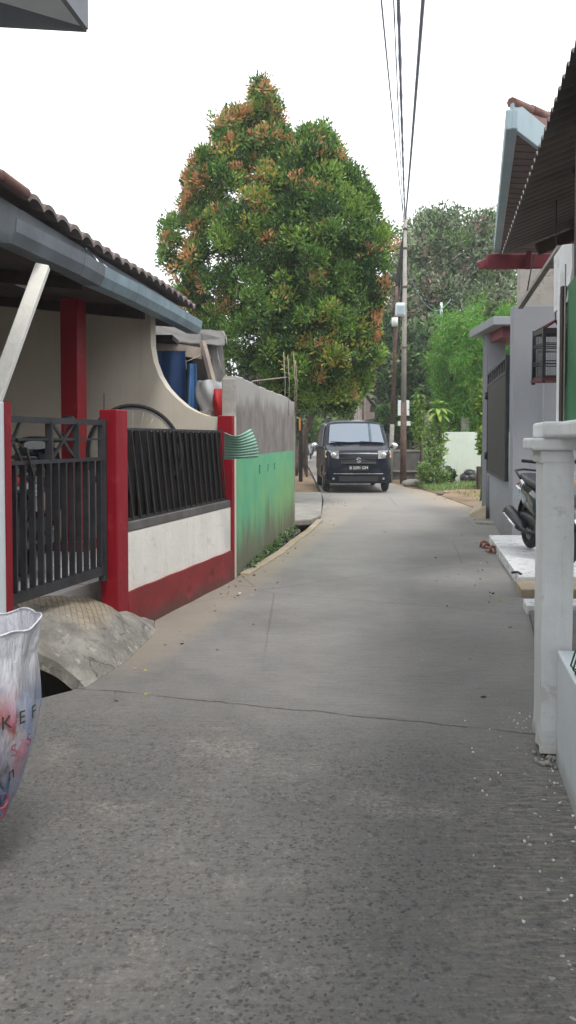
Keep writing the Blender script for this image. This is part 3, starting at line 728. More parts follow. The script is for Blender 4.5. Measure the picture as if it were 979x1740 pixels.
    for k in range(160):
        s = random.uniform(.2, Ln-.05); c = A + d*s - pp*random.uniform(.0,.1); r = random.uniform(.012,.035)
        m.ell((c.x, c.y, random.uniform(-.03,.02)), (r, r*1.2, r*.8), 6, 4, jitter=.25)
    tag(m.build('rubble', 'dark_concrete'), kind='stuff')
    # lean-to behind
    t = thing('lean_to', 'dark shack roof with bent iron sheet, right of the gutter end', 'shed', (-1.6, 10, 0))
    m = MB()
    a, b, c_, d__ = P(318,556,9.6), P(380,563,10.6), P(384,640,10.2), P(300,575,9.4)
    def sheet(u, v):
        p = P(300+80*u, 557+5*u, 9.4+1.2*u).lerp(P(318+50*u, 640-5*u, 9.0+1.0*u), v*.0)
        q = P(240+142*u, 553+11*u+ (24*v), 9.75+1.0*u-.75*v); q.z += .003*math.sin(u*40)
        return tuple(q)
    m.grid(sheet, 40, 6, thick=(0,0,.012)); m.build('roof_sheet', 'dark_concrete', t)
    m = MB().add([P(340,566,9.9),P(376,575,10.3),P(383,646,10.3),P(366,650,9.9)], [(0,1,2,3)]); m.add([v+Vector((.01,.015,0)) for v in (P(340,566,9.9),P(376,575,10.3),P(383,646,10.3),P(366,650,9.9))], [(3,2,1,0)]); m.build('side_sheet', 'dark_concrete', t, fix=False)
    MB().beam(P(262,588,9.3), P(342,601,9.6), .05, .13).build('beam', 'wood', t)
    MB().beam(P(344,580,9.6), P(362,650,9.5), .06, .05).build('brace', 'wood', t)
    for pp_, r_ in (((P(300,606,9.4),P(318,614,9.4),P(340,604,9.5)),.006), ((P(316,612,9.4),P(317,628,9.4)),.005), ((P(378,562,10.5),P(384,572,10.5),P(386,586,10.4)),.007), ((P(366,584,10),P(372,612,10),P(379,636,10)),.008)):
        MB().tube(pp_, r_, 5).build('cord', 'bare', t)
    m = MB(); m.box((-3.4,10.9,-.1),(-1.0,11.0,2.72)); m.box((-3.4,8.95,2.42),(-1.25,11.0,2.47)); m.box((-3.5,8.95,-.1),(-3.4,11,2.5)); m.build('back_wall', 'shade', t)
    for (px, Y) in ((356,9.9),): MB().beam((P(px,600,Y).x,Y,-.1), (P(px,600,Y).x,Y,2.3), .07,.07).build('post', 'dark_wood', t)
    def tarp(x0, x1, yt, Y, ph):
        def f(u, v):
            p = P(x0+(x1-x0)*u + (1-v)*(12 if ph else 6)*(.5-u), yt + (900-yt)*v, Y)
            k = .05*math.sin(u*9+ph*2+v*2)*(.3+v); return (p.x, p.y+k, max(-.01,p.z))
        return f
    t = tag(MB().grid(tarp(262,318,596,9.15,0), 30, 20, thick=(0,.01,0)).build('hanging_tarp', 'tarp'), 'deep blue tarpaulin hanging in shade behind the curved cream wall', 'tarpaulin')
    tag(MB().grid(tarp(313,340,618,9.05,1), 20, 20, thick=(0,.01,0)).build('hanging_tarp', 'tarp_light'), 'paler blue tarpaulin strip hanging right of the deep blue one', 'tarpaulin')
    m = MB(); 
    def bag(u, v):
        a = 2*math.pi*u; r = (.10+.05*math.sin(v*2.6))*(1+.12*math.sin(a*5+v*6)); c0 = P(357,700-52*v,8.9)
        return (c0.x+r*math.cos(a), c0.y+r*.6*math.sin(a), c0.z+.015*math.sin(a*3))
    tag(m.grid(bag, 26, 12).build('wrapped_bundle', 'silver'), 'crumpled silver wrapped bundle beside the end of the grey wall', 'bundle')
    def bag2(u, v):
        a = 2*math.pi*u; r = (.045+.02*math.sin(v*3))*(1+.15*math.sin(a*4+v*5)); c0 = P(374-3*v,706-45*v,8.7)
        return (c0.x+r*math.cos(a), c0.y+r*math.sin(a), c0.z)
    tag(MB().grid(bag2, 18, 10).build('hanging_bag', 'red_plastic'), 'small red plastic bag against the end of the grey wall', 'bag')
    tag(MB().box(tuple(P(338,709,8.75)), tuple(P(372,700,8.95)), rz=.1).build('wooden_board', 'wood', bevel=.004), 'short board resting on the wall below the silver bundle', 'board')
    # eave of the house beside the camera, top left
    t = thing('neighbour_house', 'grey eave corner of a house at the top left edge', 'house', (-4.0, 1.5, 0))
    c = P(146,47,4.0); 
    m = MB()
    e0 = P(10,27,3.6); e1 = c
    q = [Vector((c.x-.02,c.y,c.z)), Vector((-3.2,3.72,c.z+.02)), Vector((-3.2,-2,c.z+.02)), Vector((c.x-.7,-2,c.z))]
    q = [c.copy(), P(8,27,3.78), P(-60,60,3.70), P(-700,50,3.4), Vector((-4.6,-2,c.z)), Vector((c.x-.75,-2,c.z))]
    for p in q: p.z = c.z
    n = len(q); m.add([*q, *[p+Vector((0,0,.02)) for p in q]], [tuple(range(n)), tuple(range(2*n-1,n-1,-1))]+[(i,(i+1)%n,(i+1)%n+n,i+n) for i in range(n)]); m.build('soffit', 'blue_white', t)
    a = c+Vector((.0,.0,.09)); b = Vector((c.x-.75,-2,c.z+.09)); m = MB(); m.beam(a, b, .025, .2); m.beam(c+Vector((0,.013,.09)), Vector((-3.2,3.75,c.z+.09)), .025,.2); m.build('fascia', 'grey_wall', t)
    def rs(u, v):
        p = c.lerp(Vector((c.x-.75,-2,c.z)), u); z = .2+.02*math.sin(u*150)
        return (p.x+.09-v*2.8, p.y+.06, p.z+z+v*.9)
    MB().grid(rs, 200, 4, thick=(0,0,.015)).build('roof_sheet', 'fascia', t)
    m = MB().box((-5.5,-3,-.4),(-3.6,3.2,3.5)); m.build('wall', 'cream', t)

def build_bag():
    t = thing('plastic_bag', 'tall milky plastic carrier bag with red and black print, bulging with shopping', 'bag', (-1.0, 2.5, 0))
    zs = [0,.04,.12,.2,.3,.42,.52,.62,.70,.765,.80]; rs_ = [.075,.11,.125,.14,.172,.198,.205,.20,.195,.198,.200]; cx = [-1.07,-1.06,-1.04,-1.01,-.995,-.98,-.975,-.975,-.975,-.972,-.97]
    def f(u, v):
        z = v*.79; a = 2*math.pi*u
        r = np.interp(z, zs, rs_); c = np.interp(z, zs, cx)
        r *= 1 + .022*math.sin(a*7+z*9) + .014*math.sin(a*13-z*17) + (.02*math.sin(a*3+1) if z > .7 else 0)
        return (c + r*math.cos(a), 2.5 + r*math.sin(a), z + .012*math.sin(a*3)*v + .006*math.sin(a*8)*v)
    MB().grid(f, 96, 60).build('skin', 'milky', t, fix=False)
    m = MB(); pts = [f(k/72, 1.0) for k in range(73)]; m.tube(pts, .0035, 6, cap=False); m.build('rolled_rim', 'milky', t)
    m = MB()
    m.box((-1.06,2.36,.16),(-.94,2.46,.60), rz=.3); m.build('carton', 'tarp_light', t, bevel=.01)
    m = MB().box((-.91,2.38,.38),(-.84,2.46,.60), rz=-.25); m.build('carton', 'tarp', t, bevel=.01)
    m = MB().ell((-1.0,2.35,.47),(.07,.05,.12)); m.build('packet', 'cloth_pink', t)
    m = MB().beam((-.86,2.36,.62),(-.82,2.42,.46),.02,.03); m.build('packet', 'amber', t)
    m = MB().ell((-.94,2.45,.32),(.10,.09,.12)); m.build('packet', 'cloth_dark', t)
    def at(ang, z, dz=0, k=1.035):
        r = np.interp(z, zs, rs_)*k; c = np.interp(z, zs, cx)
        return Vector((c + r*math.cos(ang), 2.5 + r*math.sin(ang), z)), ang
    def letter(ch, ang, z, size, mt, sh=0, rot=0):
        p, a = at(ang, z, k=1.035)
        Mx = Matrix.Translation(p) @ Matrix.Rotation(a+math.pi/2, 4, 'Z') @ Matrix.Rotation(math.pi/2, 4, 'X') @ Matrix.Rotation(rot, 4, 'Z')
        text_mesh(ch, size, mt, 'printed_letter', t, Mx, .0006, shear=sh)
    for i, ch in enumerate('KEF'): letter(ch, -.72+i*.26, .525, .055, 'ink_dark')
    for i, ch in enumerate('ASS'): letter(ch, -.86+i*.3, .42+i*.012, .05, 'ink_red', rot=.15)
    for i, ch in enumerate('An'): letter(ch, -.72+i*.2, .325+.03*i, .055, 'ink_dark', .35, .4)
    for (ang, z, r) in ((-.85,.25,.028),(-.6,.21,.02),(-.5,.27,.022),(-.7,.17,.024),(-.4,.23,.02),(-1.0,.3,.03)):
        p, a = at(ang, z, k=1.035); MB().torus(p, (math.cos(a), math.sin(a), 0), r, .004, 20, 5).build('printed_ring', 'ink_red', t)
#PART3
# ------------------------------------------------------------------ right side, near
def build_right():
    rd = Vector((.19,1,0)).normalized(); rp = Vector((rd.y,-rd.x,0))      # rp points to the right, away from the lane
    def rpt(Y, off, z): return Vector((RX(Y), Y, z)) + rp*off
    def wall(Y0, Y1, o0, o1, z0, z1, m, mi=0):
        a, b, c, d = rpt(Y0,o0,0), rpt(Y1,o0,0), rpt(Y1,o1,0), rpt(Y0,o1,0)
        m.prism([a[:2], b[:2], c[:2], d[:2]], z0, z1, mi)
    t = thing('garden_wall', 'white garden wall with a moulded pier head beside the lane', 'wall', (RX(3), 3, 0))
    m = MB(); wall(-2, 3.40, -.015, .22, -.05, .47, m); m.build('low_wall', 'blue_white', t, bevel=.008)
    m = MB(); wall(-2, 3.41, .10, .22, .47, 1.29, m); m.build('upper_wall', 'blue_white', t, bevel=.006)
    def rough(Y0, Y1, o0, o1, z0, z1, nm):
        m = MB(); nz = 40
        def f(u, v):
            z = z0+(z1-z0)*v; e = u*4; k = int(min(3, e)); w = e-k
            cs = [(Y0,o0),(Y1,o0),(Y1,o1),(Y0,o1),(Y0,o0)]; a, b = cs[k], cs[k+1]
            Y = a[0]+(b[0]-a[0])*w; o = a[1]+(b[1]-a[1])*w
            p = rpt(Y, o, z); j = .0018*math.sin(z*9+o*7)+.0008*math.sin(z*37+Y*31)
            if z < .12: j += .012*(.12-z)/.12*(math.sin(Y*40+z*30)) 
            return (p.x+j, p.y+j, z)
        m.grid(f, 16, nz, smooth=False)
        return m.build(nm, 'white_right', t)
    rough(3.43, 3.70, -.075, .05, .02, 1.27, 'pier')
    m = MB(); wall(3.425, 3.74, -.088, .045, 1.245, 1.30, m); m.build('capital_ring', 'white_right', t, bevel=.008)
    m = MB(); wall(3.40, 3.80, -.125, .22, 1.30, 1.352, m); m.build('capital_ledge', 'white_right', t, bevel=.01)
    m = MB(); wall(3.38, 3.77, -.085, .25, 1.354, 1.42, m); wall(-2,3.38,-.02,.25,1.354,1.42,m); m.build('coping', 'white_right', t, bevel=.014, seg=3)
    # pierced ornament
    c = rpt(3.0, .085, 1.325); m = MB()
    m.beam(c-rd*.16, c+rd*.16, .03, .12); m.build('vent_block', 'white_right', t)
    for k in (-.09, .03):
        cc = c + rd*(.03-k) - rp*.02
        m = MB(); pts = [cc+rd*.055, cc+Vector((0,0,.035)), cc-rd*.055, cc-Vector((0,0,.035)), cc+rd*.055]
        m.tube(pts, .005, 5, smooth=False); m.ell(cc, (.006,.02,.012), 8, 6); m.build('vent_diamond', 'ink_dark', t)
    # crumbled base of the pier
    m = MB()
    for k in range(26):
        p = rpt(3.32+random.random()*.2, random.uniform(-.10,.02), 0); r = random.uniform(.005,.016)
        m.ell((p.x,p.y,r*.5),(r,r*1.2,r*.7),6,4,jitter=.3)
    tag(m.build('plaster_crumbs','bare'), kind='stuff')
    m = MB()
    for k in range(45):
        Y = random.uniform(2.2,4.0); p = rpt(Y, -.02-.4*random.random()**2.4, 0); r = random.uniform(.002,.0065)
        m.ell((p.x,p.y,.002),(r,r*1.5,.004),5,3,jitter=.3)
    tag(m.build('paint_flakes','rubbish_white'), kind='stuff')
    # post, blind
    t = thing('awning', 'dark corrugated iron awning on a thin white post, right edge', 'awning', (1.6, 3.6, 1.42))
    z0 = 2.70; a0 = Vector((1.57+.0, 6.1, z0)); a1 = Vector((.965-.51, 2.76-2.8, z0)); L = (a1-a0).length; ad = (a1-a0).normalized(); ap = Vector((-ad.y, ad.x, 0))
    if ap.x < 0: ap = -ap
    npitch = int(L/.105)
    def sh(u, v):
        p = a0.lerp(a1, u) + ap*(2.6*v); return (p.x, p.y, p.z + .36*v*2.6 + .016*math.sin(2*math.pi*npitch*u))
    MB().grid(sh, npitch*8, 6, thick=(0,0,.006)).build('corrugated_sheet', 'zinc_under', t)
    for v in (.5, 1.3): 
        q0, q1 = a0+ap*v+Vector((0,0,.36*v-.05)), a1+ap*v+Vector((0,0,.36*v-.05)); MB().beam(q0, q1, .05, .07).build('purlin', 'dark_wood', t)
    for s in (.25, 1.9, 3.4, 4.9):
        q = a0+ad*s; MB().beam(q+ap*.22+Vector((0,0,-.03)), q+ap*2.5+Vector((0,0,.80)), .05, .08).build('rafter', 'dark_wood', t)
    p0 = P(951,722,3.70); m = MB().box((p0.x-.012,3.68,1.425),(p0.x+.022,3.72,1.99), rz=-.1); m.build('post', 'white_right', t, bevel=.003)
    b0 = P(941,527,3.95); b1 = P(968,418,3.75)
    m = MB(); q = [P(941,436,3.95), P(941,532,3.95), P(963,513,3.62), P(972,455,3.62), P(972,414,3.62), P(955,416,3.8)]
    n = len(q); m.add(q+[p+Vector((.05,.02,0)) for p in q], [tuple(range(n)), tuple(range(2*n-1,n-1,-1))]+[(i,(i+1)%n,(i+1)%n+n,i+n) for i in range(n)]); m.build('fascia_board', 'white_right', t, bevel=.003)
    MB().beam(P(884,522,4.9), P(952,420,4.05), .03, .02).build('strut', 'bare', t)
    MB().tube([P(895,500,4.9), P(907,432,5.0)], .004, 5).build('hook_wire', 'black', t)
    t = thing('shop_house', 'green panelled house front behind the white post, right edge', 'house', (2.6, 3, 0))
    m = MB(); wall(-2, 3.66, .045, .075, 1.425, 2.02, m); m.build('green_panel', 'green_cloth', t)
    m = MB(); wall(-2, 3.58, .06, .09, 2.03, 3.1, m); m.build('dark_panel', 'dark_wood', t)  # dark sheet standing in for the shade of the opening above the blind
    MB().beam(rpt(3.665,.03,1.425), rpt(3.665,.03,2.02), .02, .03).build('frame', 'dark_wood', t)
    MB().tube([rpt(3.58,.025,1.425), rpt(3.58,.025,2.1)], .0035, 5).build('cord', 'bare', t)
    m = MB().prism([(2.7,-3),(6,-3),(6,7.3),(3.9,7.3)], -.05, 2.95); m.build('wall', 'bare', t)
    # wire basket
    t = thing('wire_basket', 'green wire basket edge on the low white wall', 'basket', rpt(2.95,.03,.47))
    m = MB()
    for k in range(6):
        Y = 2.80+.055*k; m.tube([rpt(Y,.05,.475), rpt(Y-.01,-.0,.485), rpt(Y-.02,-.012,.50), rpt(Y-.045,.0,.56), rpt(Y-.055,.03,.60)], .0035, 6)
    m.build('wire_loop', 'tin', t)
    m = MB(); m.tube([rpt(2.74,.03,.602), rpt(3.04,.03,.602)], .005, 6); m.tube([rpt(2.74,.02,.478), rpt(3.1,.02,.478)], .004, 6); m.build('rim', 'tin', t)
    # bird cage
    Yc = 5.0; c = P(943, 603, Yc); w, hh = .10, .145
    t = thing('bird_cage', 'black bird cage with red trim hanging from the awning', 'bird cage', (c.x, c.y, c.z-hh))
    m = MB()
    for sx in (-1,1):
        for sy in (-1,1): m.beam((c.x+sx*w, c.y+sy*w, c.z-hh-.03), (c.x+sx*w*.97, c.y+sy*w*.97, c.z+hh+.01), .018, .018)
    for z in (-hh, -.06, -.045, .05, .06, hh-.01):
        tt = .028 if abs(z) > .13 else .006
        for sx in (-1,1): m.beam((c.x+sx*w, c.y-w, c.z+z), (c.x+sx*w, c.y+w, c.z+z), .008, tt)
        for sy in (-1,1): m.beam((c.x-w, c.y+sy*w, c.z+z), (c.x+w, c.y+sy*w, c.z+z), .008, tt)
    m.build('frame', 'plastic_black', t)
    m = MB()
    for k in range(1, 14):
        o = -w+2*w*k/14
        for sgn in (-1,1):
            m.tube([(c.x+o, c.y+sgn*w, c.z-hh), (c.x+o, c.y+sgn*w, c.z+hh)], .0014, 4); m.tube([(c.x+sgn*w, c.y+o, c.z-hh), (c.x+sgn*w, c.y+o, c.z+hh)], .0014, 4)
    m.build('bars', 'plastic_black', t)
    MB().box((c.x-w-.012,c.y-w-.012,c.z-hh-.018),(c.x+w+.012,c.y+w+.012,c.z-hh-.002)).build('base_tray', 'maroon', t)
    m = MB(); 
    for sx in (-1,1):
        for sy in (-1,1): m.beam((c.x+sx*w,c.y+sy*w,c.z+hh),(c.x,c.y,c.z+hh+.06),.012,.012)
    m.build('roof_frame', 'maroon', t); MB().tube([(c.x,c.y,c.z+hh+.06),(c.x,c.y,3.0)], .003, 5).build('hook', 'black', t)
    MB().tube([(c.x-w,c.y,c.z+.02),(c.x+w,c.y,c.z+.02)], .006, 5).build('perch', 'wood', t)
    # second house with overhanging roof
    t = thing('tiled_roof_house', 'grey porch house with pale blue fascia and red tiled roof', 'house', (4, 10, 0))
    C = P(870,184,5.33); D = P(845,430,9.55); Z = 3.33; C = P(870,184,5.33); 
    C.z = Z; D.z = 3.50; E = Vector((6.5, 9.5, Z)); Fp = Vector((3.8, 8.4, Z)); 
    # soffit boards
    m = MB(); nbd = 26
    Bdir = (Vector((1.72,5.70,Z))-C)
    B2 = C + Bdir*9
    def edge(k):
        return C.lerp(D, k), (C.lerp(B2, min(1,k*1.0)) if True else None)
    for k in range(nbd):
        a = C.lerp(D, (k+.06)/nbd); b = C.lerp(D, (k+.94)/nbd); 
        a2 = C.lerp(B2, min(1,(k+.06)/nbd*1.2)); b2 = C.lerp(B2, min(1,(k+.94)/nbd*1.2))
        q = [a, b, b2, a2]; q2 = [p+Vector((0,0,.015)) for p in q]
        m.add(q+q2, [(0,1,2,3),(7,6,5,4),(0,4,5,1),(1,5,6,2),(2,6,7,3),(3,7,4,0)])
    q = [C+Vector((0,0,.02)), D+Vector((0,0,.02)), B2+Vector((0,0,.02))]; q2 = [p+Vector((0,0,.015)) for p in q]; m.add(q+q2, [(0,1,2),(5,4,3),(0,3,4,1),(1,4,5,2),(2,5,3,0)])
    m.build('soffit', 'soffit', t)
    m = MB(); up = Vector((0,0,.055)); m.beam(C+up, D+up, .075, .13); m.build('fascia', 'fascia_blue', t, bevel=.01)
    m = MB(); m.beam(C+up*1.0+Vector((0,0,.03)), B2+up+Vector((0,0,-.03)), .03, .18); m.build('fascia', 'fascia_blue', t, bevel=.005)
    m = MB(); apex = Vector((3.6,8.6,4.25))
    def hip(P0, P1):
        def f(u, v):
            p = P0.lerp(P1, u).lerp(apex, v); return (p.x, p.y, p.z+.13+.035*abs(math.sin(math.pi*(P1-P0).length*u/.2))+.02*((v*14)%1))
        return f
    m.grid(hip(C, D), 160, 28, thick=(0,0,-.03), smooth=False); m.grid(hip(C, B2), 160, 28, thick=(0,0,-.03), smooth=False)
    m.build('roof_tiles', 'tile_red', t)
    m = MB()
    for k in range(10):
        a = (C+Vector((0,0,.19))).lerp(apex+Vector((0,0,.1)), k/10); b = (C+Vector((0,0,.19))).lerp(apex+Vector((0,0,.1)), (k+1.1)/10); m.tube([a-Vector((0,0,.03)),b-Vector((0,0,.03))], [.034,.028], 8)
    m.build('hip_tile', 'tile_red', t)
    r0, r1 = P(826,445,9.6), P(952,441,9.5)
    m = MB(); m.beam(r0, r1+Vector((1.,0,0)), .06, .17)
    m.beam(P(812,453,9.6), P(838,440,9.6), .05, .09); m.build('end_board', 'maroon', t, bevel=.01)
    MB().box((2.45,9.62,3.44),(4.6,9.72,3.95)).build('gable_board', 'dark_wood', t)
    MB().beam(P(896,457,9.55), P(902,395,9.4), .05, .05).build('downpipe', 'maroon', t)
    wy = 10.62
    wx = P(873,600,wy).x
    m = MB(); m.box((wx, wy, -.05), (6.5, wy+.18, 3.05)); m.build('wall', 'grey_wall', t, bevel=.006)
    m = MB(); m.box((P(884,600,wy).x, wy+.01, 3.05), (6.5, wy+.17, 3.62)); m.build('upper_wall', 'bare', t)
    m = MB(); m.tube([P(924,600,wy-.05), P(922,740,wy-.05), P(921,800,wy-.05)], .010, 6); m.build('conduit', 'grey_wall', t)
    # gate side: wall along the lane, gate opening, portal
    def gx(Y): return 2.85 + (3.40-2.85)*(Y-10.62)/(13.9-10.62)
    g0 = P(872,820,10.8); 
    m = MB(); m.prism([(wx,10.8),(gx(14.0),14.0),(gx(14.0)+.2,14.0),(wx+.2,10.8)], -.05, .75); m.build('low_wall', 'grey_wall', t, bevel=.006)
    xg = gx(14.0)
    m = MB(); m.box((xg-.05, 13.9, -.05), (xg+.24, 14.25, 3.1)); m.build('pillar', ['grey_wall'], t, bevel=.006)
    m = MB(); m.box((xg-.062, 13.91, -.05), (xg-.052, 14.24, 3.1)); m.build('pillar_shaded_side', ['grey_shaded'], t)  # thin sheet coloured darker for the pillar's shaded side
    m = MB(); s0 = P(833,556,13.0); m.box((xg-.22, 12.9, 3.12), (xg+3.0, 14.6, 3.25)); m.build('canopy', 'grey_wall', t, bevel=.01)
    m = MB(); m.box((xg-.02, 13.1, 2.96), (xg+3.0, 14.3, 3.118)); m.box((xg+.5, 13.2, 2.55), (xg+3.0, 13.35, 2.75)); m.build('canopy_beam', 'maroon', t)
    t = thing('sheet_gate', 'black sheet metal gate in the grey wall under the canopy', 'gate', (gx(12.4), 12.4, .75))
    a, b = Vector((gx(13.8)-.03, 13.8, 0)), Vector((wx-.02, 10.85, 0)); d = (b-a).normalized()
    m = MB(); m.beam(a+Vector((0,0,1.52)), b+Vector((0,0,1.52)), .03, 1.40); m.build('sheet', 'black', t)
    m = MB()
    for z in (.80, 2.22, 2.42): m.beam(a+Vector((0,0,z)), b+Vector((0,0,z)), .05, .04)
    m.beam(a+Vector((0,0,.78)), a+Vector((0,0,2.44)), .05,.05); m.beam(b+Vector((0,0,.78)), b+Vector((0,0,2.44)), .05,.05)
    for k in range(1,8): p = a.lerp(b, k/8); m.beam(p+Vector((0,0,2.22)), p+Vector((0,0,2.42)), .03,.03)
    m.build('frame', 'gate', t)
    for z in (1.0, 2.0): MB().tube([a+Vector((-.04,0,z)), a+Vector((-.04,0,z+.12))], .025, 8).build('hinge', 'black', t)
    # concrete wedge, plank, sandals, strip
    m = MB(); q = [G(795,878), G(826,882), G(829,862), G(806,864)]
    v = [Vector((p.x,p.y,z)) for p, z in zip(q, (.02,.03,.02,.02))] ; tv = [Vector((q[0].x+.02,q[0].y,.05)), Vector((q[1].x,q[1].y,.22)), Vector((q[2].x,q[2].y,.22)), Vector((q[3].x,q[3].y,.06))]
    for p in v: p.z = -.02
    m.add(v+tv, [(0,1,2,3),(7,6,5,4),(0,4,5,1),(1,5,6,2),(2,6,7,3),(3,7,4,0)]); tag(m.build('threshold_ramp', 'concrete_tan', bevel=.01), 'small wedge of pale concrete at the foot of the grey gate pillar', 'ramp')
    tag(MB().beam(G(808,890)+Vector((0,0,.02)), G(846,891)+Vector((0,0,.02)), .12, .035).build('wood_plank', 'bare', bevel=.004), 'short pale plank lying at the foot of the grey wall', 'plank')
    tag(MB().tube([G(870,973,.105), G(880,972,.12), G(886,976,.105)], .012, 6).build('bent_rod', 'gate'), 'short bent metal rod on the corner of the white porch tiles', 'rod')
    for i, (px, py, rz) in enumerate(((824,931,.5),(840,940,.9))):
        c = G(px, py); t = thing('sandal', ['brown sandal lying farther from the white porch tiles', 'brown sandal touching the edge of the white porch tiles'][i], 'sandal', c, rz+1.2, 'sandals beside the porch')
        def sole(u, v):
            a = 2*math.pi*u; x = .125*math.cos(a); y = (.045+.008*math.cos(a))*math.sin(a); return (x*v, y*v, .022)
        mm = MB(); pts = [(.13*math.cos(2*math.pi*k/24), (.045+.009*math.cos(2*math.pi*k/24))*math.sin(2*math.pi*k/24)) for k in range(24)]
        mm.prism(pts, .001, .026); mm.build('sole', 'sandal', t, local=True, bevel=.004)
        mm = MB(); mm.tube([(.01,-.048,.02),(.03,-.035,.065),(.04,0,.08),(.03,.035,.065),(.01,.048,.02)], .018, 8); mm.tube([(-.06,-.04,.02),(-.09,-.02,.06),(-.10,0,.065),(-.09,.02,.06),(-.06,.04,.02)], .009, 6)
        mm.build('strap', 'sandal_strap', t, local=True)

# ------------------------------------------------------------------ scooter
def make_scooter(label, loc, rz, group=None):
    t = thing('scooter', label, 'scooter', loc, rz, group)      # +x is forward
    for nm, x in (('front_wheel', .64), ('rear_wheel', -.60)):
        w = MB().torus((x,0,.28), (0,1,0), .225, .05, 36, 12).build('tyre', 'rubber', t, local=True)
        w.name = nm
        m = MB().torus((x,0,.28), (0,1,0), .185, .018, 32, 8); m.disc((x,0,.28),(0,1,0), .045,.1,14)
        for k in range(5):
            a = 2*math.pi*k/5; m.beam((x+.03*math.cos(a),0,.28+.03*math.sin(a)), (x+.18*math.cos(a),0,.28+.18*math.sin(a)), .02,.025)
        r = m.build('rim', 'alloy', w, local=True)
    def loft(secs, nm, mt, n=20, sub=True):
        # secs: (x, y half width, z low, z high)
        m = MB(); 
        def f(u, v):
            k = v*(len(secs)-1); i = min(len(secs)-2, int(k)); w = k-i; s = [secs[i][q]*(1-w)+secs[i+1][q]*w for q in range(4)]
            a = 2*math.pi*u; ca, sa = math.cos(a), math.sin(a)
            return (s[0], s[1]*math.copysign(abs(ca)**.7, ca), (s[2]+s[3])/2 + (s[3]-s[2])/2*math.copysign(abs(sa)**.7, sa))
        m.grid(f, n, (len(secs)-1)*4); m.add([f(k/n,0) for k in range(n)], [tuple(range(n))]); m.add([f(k/n,1) for k in range(n)], [tuple(range(n))])
        return m.build(nm, mt, t, local=True)
    loft([(-.88,.035,.76,.82),(-.75,.09,.60,.80),(-.50,.135,.47,.77),(-.22,.14,.40,.72),(-.08,.12,.36,.66),(-.02,.06,.36,.55)], 'rear_body', 'scooter_blue')
    loft([(-.86,.10,.66,.72),(-.6,.142,.58,.70),(-.3,.148,.52,.62)], 'side_cowl', 'scooter_silver')
    loft([(-.82,.06,.80,.85),(-.62,.12,.78,.86),(-.35,.135,.74,.82),(-.1,.12,.70,.79),(.0,.07,.68,.74)], 'seat', 'vinyl')
    loft([(-.08,.12,.24,.34),(.15,.13,.24,.31),(.32,.12,.26,.34)], 'footboard', 'plastic_black')
    m = MB()
    def shield(u, v):
        z = .28+.66*v; y = (.16+.045*math.sin(v*3))*(2*u-1); return (.34 + .10*(1-v)*0 - .03*v + .09*(1-(2*u-1)**2) + .05*math.sin(v*2.5), y, z)
    m.grid(shield, 14, 14, thick=(-.05,0,0)); m.build('leg_shield', 'scooter_blue', t, local=True)
    m = MB()
    m.grid(lambda u, v: (.375+.10*(1-(2*u-1)**2)+.05*math.sin((.3+.6*v)*2.5), (.10+.05*v)*(2*u-1), .5+.42*v), 10, 10, thick=(.012,0,0)); m.build('front_panel', 'scooter_silver', t, local=True)
    loft([(.20,.09,.93,1.0),(.30,.15,.90,1.04),(.40,.13,.88,1.02),(.46,.07,.90,.97)], 'handlebar_cover', 'scooter_blue')
    m = MB().ell((.455,0,.93), (.03,.09,.045)); m.build('headlight', 'lamp_glass', t, local=True)
    for s in (-1,1):
        MB().tube([(.27,s*.12,1.0),(.22,s*.34,1.02)], .017, 8).build('handle_grip', 'rubber', t, local=True)
        MB().tube([(.27,s*.20,1.01),(.25,s*.24,1.14)], .005, 6).ell((.25,s*.26,1.18), (.012,.06,.035)).build('mirror', 'plastic_black', t, local=True)
        MB().ell((.40,s*.13,.80), (.02,.03,.05)).build('indicator', 'amber', t, local=True)
        MB().tube([(.64,s*.075,.28),(.52,s*.065,.55),(.44,s*.03,.72)], .02, 8).build('fork', 'alloy', t, local=True)
    m = MB().torus((.64,0,.28), (0,1,0), .30, .035, 20, 8, a0=0, a1=0.001) if False else MB()
    def fend(u, v):
        a = R(20)+R(130)*u; yy = .075*(2*v-1); rr = .305-.02*(2*v-1)**2*1.6; return (.64+rr*math.cos(a), yy, .28+rr*math.sin(a))
    m.grid(fend, 18, 8, thick=(0,0,.006)); m.build('front_fender', 'scooter_blue', t, local=True)
    m = MB(); m.grid(lambda u, v: (-.60-.30*math.cos(R(-20)+R(100)*(1-u)), .07*(2*v-1), .28+.30*math.sin(R(-20)+R(100)*(1-u))), 14, 6, thick=(0,0,.006)); m.build('rear_fender', 'plastic_black', t, local=True)
    loft([(-.82,.07,.24,.42),(-.6,.09,.2,.42),(-.25,.10,.2,.40),(-.1,.08,.24,.36)], 'engine', 'plastic_black')
    m = MB().tube([(-.15,-.13,.22),(-.35,-.155,.24),(-.42,-.16,.28),(-.86,-.17,.40),(-.90,-.17,.41)], [.02,.03,.065,.075,.05], 14); m.build('muffler', 'plastic_black', t, local=True)
    MB().tube([(-.42,-.235,.28),(-.80,-.248,.38)], .018, 8).build('heat_shield', 'chrome', t, local=True)
    MB().tube([(-.55,-.13,.80),(-.80,-.12,.88),(-.90,0,.89),(-.80,.12,.88),(-.55,.13,.80)], .014, 8).build('grab_rail', 'plastic_black', t, local=True)
    MB().ell((-.89,0,.72), (.03,.08,.035)).build('tail_light', 'red_plastic', t, local=True)
    MB().tube([(-.1,.14,.2),(-.2,.2,.02)], .01, 6).build('side_stand', 'black', t, local=True)
    return t

